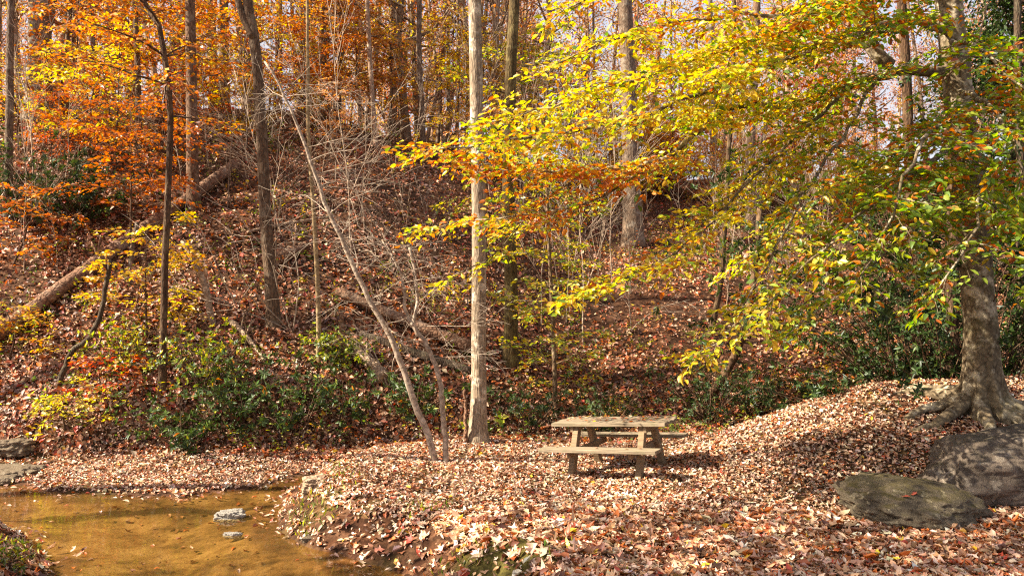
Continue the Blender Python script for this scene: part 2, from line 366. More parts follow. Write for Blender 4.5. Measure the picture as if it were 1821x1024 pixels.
def plank_mat(name, dark, light, edge):
    m, nt, ns, lk = new_mat(name)
    tc = N(nt, 'ShaderNodeTexCoord'); mp = N(nt, 'ShaderNodeMapping'); mp.inputs['Scale'].default_value = (.9, 16, 16); lk.new(tc.outputs['Object'], mp.inputs['Vector'])
    n1 = N(nt, 'ShaderNodeTexNoise', inp={'Scale': 2.4, 'Detail': 7.0, 'Roughness': .7, 'Distortion': .4}); lk.new(mp.outputs[0], n1.inputs['Vector'])
    r1 = ramp(nt, [(.3, dark), (.68, light)]); lk.new(n1.outputs[0], r1.inputs[0])
    n2 = N(nt, 'ShaderNodeTexNoise', inp={'Scale': 5.0, 'Detail': 5.0, 'Roughness': .7}); lk.new(tc.outputs['Object'], n2.inputs['Vector'])
    r2 = ramp(nt, [(.5, (0, 0, 0)), (.7, (.6, .6, .6))]); lk.new(n2.outputs[0], r2.inputs[0])
    c = mixc(nt, r1.outputs[0], edge, r2.outputs[0])
    b = N(nt, 'ShaderNodeBsdfPrincipled', inp={'Roughness': .8}); b.inputs['Specular IOR Level'].default_value = .25
    lk.new(c, b.inputs['Base Color'])
    bp = N(nt, 'ShaderNodeBump', inp={'Strength': .4, 'Distance': .01}); lk.new(n1.outputs[0], bp.inputs['Height']); lk.new(bp.outputs[0], b.inputs['Normal'])
    o = N(nt, 'ShaderNodeOutputMaterial'); lk.new(b.outputs[0], o.inputs[0])
    return m
M_plank = plank_mat('weathered_plank', (.075, .055, .035), (.37, .29, .20), (.16, .15, .075))
M_post = plank_mat('weathered_post', (.12, .075, .04), (.33, .24, .145), (.19, .12, .06))

# ------------------------------------------------------------------ ground and water
def build_ground():
    xs = np.concatenate([np.linspace(-130, -28, 40)[:-1], np.linspace(-28, -10, 120)[:-1], np.linspace(-10, 11, 330)[:-1], np.linspace(11, 28, 110)[:-1], np.linspace(28, 130, 40)])
    ys = np.concatenate([np.linspace(-60, 4, 34)[:-1], np.linspace(4, 18, 230)[:-1], np.linspace(18, 45, 190)[:-1], np.linspace(45, 95, 70)[:-1], np.linspace(95, 240, 30)])
    X, Y = np.meshgrid(xs, ys); x = X.ravel(); y = Y.ravel()
    z = H(x, y)
    nx, ny = len(xs), len(ys)
    i = np.arange(ny - 1)[:, None] * nx; j = np.arange(nx - 1)[None]
    q = np.stack([i + j, i + j + 1, i + nx + j + 1, i + nx + j], -1).reshape(-1, 4)
    near = sstep(16, 13, y) * sstep(3, 5, y)
    moss = 1.0 * np.exp(-(((x + 0.05) / 0.75) ** 2 + ((y - 7.75) / 0.5) ** 2) * 0.9)
    moss = np.clip(moss * 1.3 + 0.5 * fbm(x * 3, y * 3, 77, 3), 0, 1) * sstep(.15, .5, moss)
    m2 = sstep(.18, .36, fbm(x * 1.4, y * 1.4, 55, 3)) * near * 0.3
    moss = np.clip(np.maximum(moss, m2), 0, 1)
    sand = sstep(ZW - .0, ZW - .05, z)
    me = np_mesh('ground', np.stack([x, y, z], 1), q.ravel(), np.full(len(q), 4), attrs={'moss': moss, 'sand': sand})
    tag(link('ground', me, ground_material()), kind='structure')
    wx = np.linspace(-45, 3, 90); wy = np.linspace(-45, 15, 110)
    X, Y = np.meshgrid(wx, wy); nx, ny = len(wx), len(wy)
    i = np.arange(ny - 1)[:, None] * nx; j = np.arange(nx - 1)[None]
    q = np.stack([i + j, i + j + 1, i + nx + j + 1, i + nx + j], -1).reshape(-1, 4)
    cx = (X[:-1, :-1] + X[1:, 1:]).ravel() / 2; cy = (Y[:-1, :-1] + Y[1:, 1:]).ravel() / 2
    q = q[sdf(cx, cy) < 1.0]
    V = np.stack([X.ravel(), Y.ravel(), np.full(X.size, ZW)], 1)
    used = np.unique(q); mp = np.full(len(V), -1); mp[used] = np.arange(len(used))
    me = np_mesh('stream_water', V[used], mp[q].ravel(), np.full(len(q), 4))
    tag(link('stream_water', me, water_material()), kind='structure')
build_ground()

# ------------------------------------------------------------------ leaf litter (nobody could count it)
PALE2 = (.70, .52, .40)
NEARPAL = [(PALE2, 1.6), (PALE, 2.6), (TAN, 2.8), (BRN, 2.6), (RUST, 1.5), (PINK, 1.1), (DORG, .4), (RED, .22), (DBR, 1.0), (GOLD, .12)]
HILLPAL = [(TAN, 1.6), (PALE, .7), (BRN, 2.6), (RUST, 2.4), (PINK, 1.2), (DORG, .7), (RED, .35), (DBR, 1.6), (GOLD, .12)]
def scatter(lv, x, y, pal, smin, smax, tilt, lift, lv2=None, frac=0):
    if lv2 is not None:
        k = R.rand(len(x)) < frac; scatter(lv2, x[k], y[k], pal, smin * 1.1, smax * 1.05, tilt, lift); x, y = x[~k], y[~k]
    z = H(x, y); n = len(x)
    nr = normals(x, y)
    nr = unit(nr + tilt * R.randn(n, 3))
    a = R.randn(n, 3); a = unit(a - nr * (a * nr).sum(1, keepdims=True))
    sz = smin + (smax * 1.25 - smin) * R.rand(n) ** 2.0
    o = np.stack([x, y, z], 1) + nr * (0.008 + lift * R.rand(n))[:, None] - a * (sz * .5)[:, None]
    c = pick(n, pal, .2)
    c *= (1.03 + .42 * fbm(x * .7, y * .9, 41, 4) + .25 * fbm(x * 2.6, y * 2.6, 43, 2))[:, None]
    lv.add(o, a, nr, sz, np.clip(c, .01, .8))
def litter():
    near = Leaves(); lob = Leaves()
    n = 190000
    y = 5.2 + (16.2 - 5.2) * R.rand(n); x = (R.rand(n) * 1.5 - .75) * (y + 1.0)
    z = H(x, y); sd = sdf(x, y)
    w_ = sstep(ZW + .0, ZW + .03, z)
    keep = R.rand(n) < w_
    hump = np.exp(-(((x + .05) / .8) ** 2 + ((y - 7.75) / .5) ** 2))
    keep &= R.rand(n) > hump * .72
    m2 = sstep(.18, .36, fbm(x * 1.4, y * 1.4, 55, 3)); keep &= R.rand(n) > m2 * .35
    bank = np.exp(-(((x + 2.75) / .35) ** 2 + ((y - 10.6) / .9) ** 2)); keep &= R.rand(n) > bank * .5
    ero = (z < ZW + .34) & (x > -4.2) & (y < 12.4) & (fbm(x * 1.7, y * 1.7, 87, 3) > -.12); keep &= ~(ero & (R.rand(n) < .8))
    x, y = x[keep], y[keep]
    big = y < 9.3
    scatter(near, x[big], y[big], NEARPAL, .03, .115, .27, .03, lob, .35)
    scatter(near, x[~big], y[~big], [(PALE2, 2.6), (PALE, 3.4), (TAN, 2.4), (PINK, 1.3), (BRN, 1.6), (RUST, 1.2), (DORG, .4), (RED, .2), (DBR, .5), (GOLD, .1)], .03, .078, .28, .025)  # paler mix on the mound: its sunlight put into the leaf colours
    # leaves floating along the shore
    n = 5000; y = 8 + 6 * R.rand(n); x = -9 + 9 * R.rand(n); sd = sdf(x, y); k = (sd < 0.1) & (R.rand(n) < np.exp(sd * 7)); x, y = x[k], y[k]
    n = len(x); a = R.randn(n, 3); a[:, 2] = 0; sz = .05 + .06 * R.rand(n)
    near.add(np.stack([x, y, np.full(n, ZW + .006)], 1), a, np.tile([0, 0, 1.], (n, 1)) + .08 * R.randn(n, 3), sz, pick(n, NEARPAL))
    n = 45; y = 8 + 4.5 * R.rand(n); x = -8 + 6 * R.rand(n); k = sdf(x, y) < -.1; x, y = x[k], y[k]; n = len(x); a = R.randn(n, 3); a[:, 2] = 0
    near.add(np.stack([x, y, np.full(n, ZW + .006)], 1), a, np.tile([0, 0, 1.], (n, 1)), .04 + .06 * R.rand(n), pick(n, NEARPAL))
    n = 1500; y = 7.6 + 5.5 * R.rand(n); x = -9 + 9 * R.rand(n); sd = sdf(x, y); k = (sd < -.15) & (R.rand(n) < .25 + 1.3 * np.clip(fbm(x * .8, y * 1.3, 23, 3), -.2, .6)); x, y = x[k], y[k]; n = len(x); a = R.randn(n, 3); a[:, 2] *= .05
    near.add(np.stack([x, y, H(x, y) + .012], 1), a, np.tile([0, 0, 1.], (n, 1)) + .1 * R.randn(n, 3), .04 + .07 * R.rand(n), pick(n, [(DBR, 3), (BRN, 3), (RUST, 1)]))
    tag(near.build('leaf_litter', M_litter, tpl=T8, width=.5, fold=.2, curl=.6), 'fallen tan and russet leaves covering the near bank', 'leaf litter', kind='stuff')
    tag(lob.build('lobed_leaf_litter', M_litter, tpl=TM, width=.78, fold=.16, curl=.5), 'lobed fallen maple and oak leaves mixed into the litter of the near bank', 'leaf litter', kind='stuff')
    w = Wood(); n = 420; y = 6.5 + 9 * R.rand(n); x = (R.rand(n) * 1.5 - .75) * y; z = H(x, y); k = z > ZW + .08
    for a, b, c in zip(x[k], y[k], z[k]):
        az = R.rand() * 6.3; L = .12 + .5 * R.rand() ** 2; q = wander((a, b, c + .03), (math.cos(az), math.sin(az), .03 * R.randn()), L, 4, .15); q[:, 2] = H(q[:, 0], q[:, 1]) + .025 + .012 * R.rand(4)
        w.tube(q, np.linspace(.006, .003, 4) * (.6 + R.rand()), 4, cap=False)
    tag(w.build('twig_litter', M_twigd), 'thin fallen twigs lying among the leaves of the near bank', 'twigs', kind='stuff')
    far = Leaves()
    n = 240000
    y = 14.2 + (46 - 14.2) * R.rand(n) ** 1.35; x = (R.rand(n) * 1.66 - .83) * y
    z = H(x, y); k = (z > ZW + .05)
    HP = HILLPAL
    d = .72 + .9 * fbm(x * .35, y * .35, 61, 4); k &= R.rand(n) < d
    x, y = x[k], y[k]
    scatter(far, x, y, HILLPAL, .05, .135, .38, .05)
    tag(far.build('hillside_leaf_litter', M_litter, tpl=T6, width=.6, fold=.2, curl=.5), 'red brown fallen leaves covering the wooded hillside', 'leaf litter', kind='stuff')

# ------------------------------------------------------------------ branches, sprays, crowns
def path_interp(pts, n):
    pts = np.asarray(pts, float)
    # Catmull-Rom resample
    if len(pts) == 2:
        t = np.linspace(0, 1, n)[:, None]; return pts[0] * (1 - t) + pts[1] * t
    d = np.concatenate([[0], np.cumsum(np.linalg.norm(np.diff(pts, axis=0), axis=1))])
    q = np.vstack([2 * pts[0] - pts[1], pts, 2 * pts[-1] - pts[-2]])
    out = []
    for s in np.linspace(0, d[-1], n):
        i = min(np.searchsorted(d, s, 'right') - 1, len(pts) - 2); t = (s - d[i]) / (d[i + 1] - d[i] + 1e-9)
        p0, p1, p2, p3 = q[i], q[i + 1], q[i + 2], q[i + 3]
        out.append(.5 * ((2 * p1) + (-p0 + p2) * t + (2 * p0 - 5 * p1 + 4 * p2 - p3) * t * t + (-p0 + 3 * p1 - 3 * p2 + p3) * t ** 3))
    return np.array(out)
def wander(p0, d, length, n, wob=.12, droop=0.0):
    d = unit(d); pts = [np.array(p0, float)]; st = length / (n - 1)
    for i in range(n - 1):
        d = unit(d + wob * R.randn(3) + np.array([0, 0, -droop / (n - 1)]))
        pts.append(pts[-1] + d * st)
    return np.array(pts)
UP = np.array([0., 0, 1])
def spray(wood, lv, p0, d, length, pal, ls, flat=.25, dens=1.0, droop=.25, r0=.008, jit=.16):
    """a flat beech-like spray: a twig, alternate side twigs in one plane, leaves along them"""
    n = max(6, int(length / .075))
    pts = wander(p0, d, length, n, .10, droop)
    if wood is not None: wood.tube(pts, np.linspace(r0, .002, n), 3, cap=False)
    pn = unit(UP + flat * R.randn(3))
    O = []; A = []
    side = 1
    for i in range(1, n):
        t = i / (n - 1); dd = unit(pts[i] - pts[i - 1]); sd = unit(np.cross(pn, dd)) * side; side = -side
        L2 = length * .46 * (1 - .72 * t) * (.55 + .8 * R.rand()) + ls * .7
        m = max(1, int(L2 / (ls * .50) * dens))
        dv = unit(sd * .85 + dd * .6)
        for k in range(m):
            q = pts[i] + dv * L2 * (k + .6) / m + np.array([0, 0, -.12 * L2 * ((k + 1) / m) ** 2])
            s2 = 1 if k % 2 else -1
            ax = unit(dv * .8 + np.cross(pn, dv) * s2 * .8 + .25 * R.randn(3) + np.array([0, 0, -.22]))
            O.append(q); A.append(ax)
        if wood is not None and L2 > .2:
            wood.tube(np.array([pts[i], pts[i] + dv * L2 * .5, pts[i] + dv * L2 + np.array([0, 0, -.1 * L2])]), [.003, .002, .0012], 3, cap=False)
        O.append(pts[i]); A.append(unit(dd + .7 * sd))
    O = np.array(O); A = np.array(A); m = len(O)
    if dens < 1: 
        k = R.rand(m) < (.35 + .65 * dens); O, A = O[k], A[k]; m = len(O)
    if m == 0: return
    lv.add(O + .02 * R.randn(m, 3), A, np.tile(pn, (m, 1)) + .42 * R.randn(m, 3), ls * (.7 + .55 * R.rand(m)), pick(m, pal, jit))
def spray_limb(wood, lv, pts, r0, r1, pal, ls, t0=.15, step=.22, slen=(.7, 1.2), dens=1.0, sides=7, droop=.3, flat=.25, rise=.05, palf=None):
    n = max(6, int(np.linalg.norm(np.diff(np.asarray(pts), axis=0), axis=1).sum() / .25))
    q = path_interp(pts, n)
    q[1:-1] += .02 * R.randn(n - 2, 3)
    wood.tube(q, np.linspace(r0, r1, n), sides)
    L = np.concatenate([[0], np.cumsum(np.linalg.norm(np.diff(q, axis=0), axis=1))]); tot = L[-1]
    s = tot * t0; side = 1
    while s < tot:
        i = min(np.searchsorted(L, s), n - 1); t = s / tot
        p = q[i]; d = unit(q[min(i + 1, n - 1)] - q[max(i - 1, 0)])
        sd = unit(np.cross(UP, d)) * side; side = -side
        ang = math.radians(35 + 35 * R.rand())
        dv = unit(d * math.cos(ang) + sd * math.sin(ang) + UP * (rise + .12 * R.randn()))
        ln = (slen[0] + (slen[1] - slen[0]) * R.rand()) * (1 - .45 * max(0, t - .5) * 2)
        spray(wood, lv, p, dv, ln, palf(p) if palf else pal, ls, flat, dens, droop)
        s += step * (.7 + .6 * R.rand())
    spray(wood, lv, q[-1], q[-1] - q[-3], slen[0] * .8, palf(q[-1]) if palf else pal, ls, flat, dens, droop)
def bare_twigs(wood, p0, d, length, r0, level=0, maxlev=2, kids=6, wob=.14, droop=.0, spread=.8):
    n = max(4, int(length / .14))
    pts = wander(p0, d, length, n, wob, droop)
    wood.tube(pts, np.linspace(r0, max(.0018, r0 * .3), n), 4 if level == 0 else 3, cap=False)
    if level < maxlev:
        for k in range(kids):
            i = int(n * (.2 + .75 * (k + R.rand() * .8) / kids)); i = min(max(i, 1), n - 1)
            dd = unit(pts[i] - pts[i - 1]); v = unit(R.randn(3)); v = unit(v - dd * v.dot(dd))
            bare_twigs(wood, pts[i], dd + v * spread, length * (.3 + .3 * R.rand()), max(.003, r0 * .5), level + 1, maxlev, max(3, kids - 2), wob, droop, spread)
def crown_leaves(lv, wood, base, h0, h1, rad, nbr, ntw, nlf, pal, ls, up=.5, clump=.35):
    """branches from a stem between heights h0 and h1, clumps of leaves on their twigs"""
    for b in range(nbr):
        t = (b + R.rand()) / nbr; z = h0 + (h1 - h0) * t
        az = b * 2.4 + R.rand(); L = rad * (1.0 - .62 * t) * (.6 + .6 * R.rand())
        d = unit(np.array([math.cos(az), math.sin(az), up * (.6 + .8 * R.rand())]))
        pts = wander(np.asarray(base) + np.array([0, 0, z]), d, L, 7, .16, -.1)
        if wood is not None: wood.tube(pts, np.linspace(.02 + .018 * L, .006, 7), 4, cap=False)
        for k in range(ntw):
            tt = .25 + .75 * R.rand(); i = min(int(tt * 6), 5)
            p = pts[i] + (pts[i + 1] - pts[i]) * R.rand()
            dv = unit(unit(pts[i + 1] - pts[i]) + .9 * R.randn(3)); tl = .35 + .5 * R.rand()
            e = p + dv * tl
            if wood is not None: wood.tube(np.array([p, e]), [.006, .003], 3, cap=False)
            m = max(2, int(nlf * (.4 + 1.2 * R.rand())))
            q = p + (e - p) * (.3 + .8 * R.rand(m, 1)) + clump * .35 * R.randn(m, 3)
            ax = unit(dv + .9 * R.randn(m, 3) + np.array([0, 0, -.3]))
            lv.add(q, ax, UP + .55 * R.randn(m, 3), ls * (.65 + .6 * R.rand(m)), pick(m, pal, .18))

# ------------------------------------------------------------------ trunks that go up out of the picture
def trunk_from_px(path, wpx, d=None, height=None, taper=.45, sides=14, rough=.05, flare=1.35, extra=8.0):
    """path in photo pixels, base first; returns base point, local polyline, radii"""
    if d is None:
        base = hit(*path[0]); d = base[1]
    else:
        x = (path[0][0] - CX) / F * d; base = np.array([x, d, H1(x, d)])
    pts = [base + np.array([0, 0, -.25])] + [P(px, py, d) for px, py in path[(1 if len(path) > 1 else 0):]]
    if pts[1][2] < base[2] + .3: pts = [pts[0]] + pts[2:]
    top = pts[-1]; dv = unit(pts[-1] - pts[-2]); dv = unit(dv + UP * .6)
    if extra: pts.append(top + dv * extra * .5); pts.append(top + dv * extra * .5 + unit(dv + UP) * extra * .5)
    pts = np.array(pts) - base
    tot = np.linalg.norm(np.diff(pts, axis=0), axis=1).sum()
    n = max(8, int(tot / .45))
    q = path_interp(pts, n)
    q[2:] += (.012 * np.cumsum(R.randn(n - 2, 3) * [1, 1, 0], axis=0)) * .6
    r0 = wpx / F * d / 2
    t = np.linspace(0, 1, n) ** 1.25
    q = np.array([np.array([np.interp(a * (n - 1), np.arange(n), q[:, c]) for c in range(3)]) for a in t])
    L = t * tot
    rad = r0 * (1 - (1 - taper) * t) * (1 + (flare - 1) * np.exp(-np.maximum(L - .25, 0) / (r0 * 2.2)))
    return base, q, rad, d

# ------------------------------------------------------------------ picnic table
def beam(bm, p0, p1, w, t, wdir, cut=0.0):
    """a board from p0 to p1, w wide along wdir and t thick"""
    p0 = Vector(p0); p1 = Vector(p1); d = (p1 - p0).normalized(); wv = Vector(wdir); wv = (wv - d * wv.dot(d)).normalized(); tv = d.cross(wv)
    vs = []
    for e, s in ((p0, 0), (p1, 1)):
        for a, b in ((-1, -1), (1, -1), (1, 1), (-1, 1)):
            vs.append(bm.verts.new(e + wv * a * w / 2 + tv * b * t / 2))
    for f in ((3, 2, 1, 0), (4, 5, 6, 7), (0, 1, 5, 4), (1, 2, 6, 5), (2, 3, 7, 6), (3, 0, 4, 7)):
        bm.faces.new([vs[i] for i in f])
def bm_obj(bm, name, mat, parent=None, bevel=.006):
    if bevel:
        bmesh.ops.bevel(bm, geom=bm.edges[:], offset=bevel, segments=2, affect='EDGES', profile=.6)
    bmesh.ops.recalc_face_normals(bm, faces=bm.faces[:])
    for v in bm.verts:
        c = v.co; v.co = c + Vector((0, 0, .004 * math.sin(c.x * 5 + c.y * 9)))
    me = bpy.data.meshes.new(name); bm.to_mesh(me); bm.free()
    return link(name, me, mat, parent)
def picnic_table():
    base = np.array([1.55, 11.62, 0.0]); base[2] = H1(base[0], base[1]) - .02
    t = thing('picnic_table', 'weathered wooden picnic table with attached benches and leaves on its top', 'picnic table', base)
    t.rotation_euler = (math.radians(0), math.radians(-3.9), math.radians(-27))
    L = 1.71
    bm = bmesh.new()
    for k in range(5):
        y = -.30 + k * .15
        beam(bm, (-L / 2 + .02 * (k % 2), y, .745), (L / 2 - .015 * ((k * 2) % 3), y, .745), .142, .048, (0, 1, 0))
    bm_obj(bm, 'tabletop', M_plank, t)
    for s in (-1, 1):
        bm = bmesh.new()
        for k in range(2):
            y = s * (.64 + k * .142)
            beam(bm, (-L / 2 - .02 + .01 * k, y, .445), (L / 2 - .01, y, .445), .135, .045, (0, 1, 0))
        bm_obj(bm, 'bench_seat', M_plank, t)
    for sx in (-1, 1):
        x = sx * .50
        for s in (-1, 1):
            bm = bmesh.new(); beam(bm, (x, s * .22, .72), (x, s * .62, -.08), .12, .085, (0, 1, 0)); bm_obj(bm, 'leg', M_post, t)
        bm = bmesh.new(); beam(bm, (x - sx * .052, -.74, .375), (x - sx * .052, .74, .375), .092, .045, (0, 0, 1)); bm_obj(bm, 'bench_support', M_post, t)
        bm = bmesh.new(); beam(bm, (x + sx * .052, -.33, .674), (x + sx * .052, .33, .674), .088, .045, (0, 0, 1)); bm_obj(bm, 'cleat', M_post, t)
    lv = Leaves()
    bpy.context.view_layer.update()
    M = t.matrix_world
    n = 110; lx = (R.rand(n) - .5) * 1.6; ly = -.33 + .68 * R.rand(n) ** .7
    pts = np.array([M @ Vector((a, b, .776)) for a, b in zip(lx, ly)])
    n2 = 8; p2 = np.array([M @ Vector(((R.rand() - .5) * 1.5, (-1 if R.rand() < .5 else 1) * (.66 + .1 * R.rand()), .474)) for k in range(n2)])
    pts = np.vstack([pts, p2]); n += n2
    a = R.randn(n, 3); a[:, 2] = 0
    lv.add(pts, a, UP + .12 * R.randn(n, 3), .04 + .05 * R.rand(n), pick(n, [(PALE, 2), (TAN, 2), (DORG, 1), (RUST, 1), (GOLD, .5)]))
    tag(lv.build('table_leaf_litter', M_litter, tpl=T6, curl=.25, fold=.1), 'small dry leaves scattered over the picnic table top', 'leaf litter', kind='stuff')
picnic_table()

# ------------------------------------------------------------------ rocks
from mathutils import noise as mnoise
def rock(name, label, cat, centre, size, mat, rot=0, seed=0, amp=.18, flat=1.0, sub=6, group=None, freq=1.3, tilt=(0, 0), square=.0):
    bm = bmesh.new(); bmesh.ops.create_icosphere(bm, subdivisions=sub, radius=1)
    off = Vector((seed * 3.7, seed * 1.3, seed * 2.1))
    for v in bm.verts:
        c = v.co.copy()
        if square:
            m = max(abs(c.x), abs(c.y), abs(c.z)); c = c.lerp(c / m * .9, square)
        f = 1 + amp * mnoise.fractal(c * freq + off, .75, 2.1, 7) + .03 * (abs(mnoise.noise(c * 5 + off)) ** .5 - .5) + amp * .5 * (abs(mnoise.noise(c * freq * 2.2 + off)) - .3)
        c = c * f
        if c.z > 0: c.z *= flat
        v.co = Vector((c.x * size[0], c.y * size[1], c.z * size[2]))
    for f in bm.faces: f.smooth = True
    me = bpy.data.meshes.new(name); bm.to_mesh(me); bm.free()
    o = link(name, me, mat, None, centre); o.rotation_euler = (math.radians(tilt[0]), math.radians(tilt[1]), rot)
    return tag(o, label, cat, group)
def px_rock(name, label, cat, x0, x1, py, d, hgt, dep, mat, z=None, **k):
    w = (x1 - x0) / F * d / 2; c = P((x0 + x1) / 2, py, d); c[2] = H1(c[0], c[1]) if z is None else z
    return rock(name, label, cat, c + np.array([0, 0, k.pop('dz', 0)]), (w, dep, hgt), mat, **k)
px_rock('flat_rock', 'flat rounded mossy rock with a red leaf lying on top', 'rock', 1495, 1745, 893, 9.1, .26, .55, M_flatrock, seed=3, amp=.17, dz=.155, tilt=(9, 6), rot=-.12)
px_rock('boulder', 'large rounded grey boulder at the foot of the beech roots', 'boulder', 1645, 1960, 848, 9.9, .50, .62, M_boulder, seed=8, amp=.15, dz=.28, tilt=(6, -7), square=.2)
o = Leaves(); bpy.context.view_layer.update()
def on_top(obj, x, y):
    inv = obj.matrix_world.inverted(); a = inv @ Vector((x, y, 5)); b = inv @ Vector((x, y, -2))
    ok, loc, nor, _ = obj.ray_cast(a, (b - a).normalized())
    return (obj.matrix_world @ loc) if ok else Vector((x, y, H1(x, y)))
fr = bpy.data.objects['flat_rock']; pr = on_top(fr, 4.35, 8.75)
for k in range(4): o.add(np.array(pr) + [.05 * k - .08, .03 * (k % 2), .012 + .006 * k], [[1, .4 * k - .5, 0]], [[.1 * k, 0, 1]], [.10], [(.40, .09, .05)])
tag(o.build('fallen_leaf', M_litter, tpl=T8, curl=.4), 'curled red leaf lying on top of the flat mossy rock', 'leaf')
px_rock('stream_stone', 'pale grey stone sticking out of the stream', 'stone', 384, 436, 917, 10.75, .085, .14, M_stone, z=ZW + .012, seed=4, amp=.25, square=.5)
px_rock('stream_stone', 'small white stone just breaking the water in front of the grey one', 'stone', 398, 432, 949, 9.95, .045, .06, M_stone, z=ZW - .012, seed=5, amp=.25, square=.4)
px_rock('stream_stone', 'flat tan stone slab at the edge of the near bank', 'stone', 536, 622, 967, 9.62, .05, .12, M_bankrock, z=ZW + .03, seed=6, amp=.2, square=.6, tilt=(0, 3))
px_rock('bank_rock', 'low brown rock on the far left shore of the stream', 'rock', -40, 75, 832, 13.2, .15, .4, M_bankrock, seed=7, amp=.25, square=.4, dz=-.02)
px_rock('bank_rock', 'small pale rock at the waterline under the low brown rock', 'rock', -10, 34, 855, 12.75, .07, .2, M_bankrock, seed=9, amp=.2, square=.4, dz=.02)
px_rock('bank_rock', 'grey rock higher up behind the low brown rock on the left shore', 'rock', -20, 60, 790, 14.2, .16, .3, M_bankrock, seed=12, amp=.25, square=.3, dz=.0)
px_rock('bank_stone', 'pale sandy stone exposed on the end of the near bank', 'stone', 538, 600, 900, 10.9, .14, .2, M_deadpale, seed=10, amp=.25, square=.4, dz=-.02)

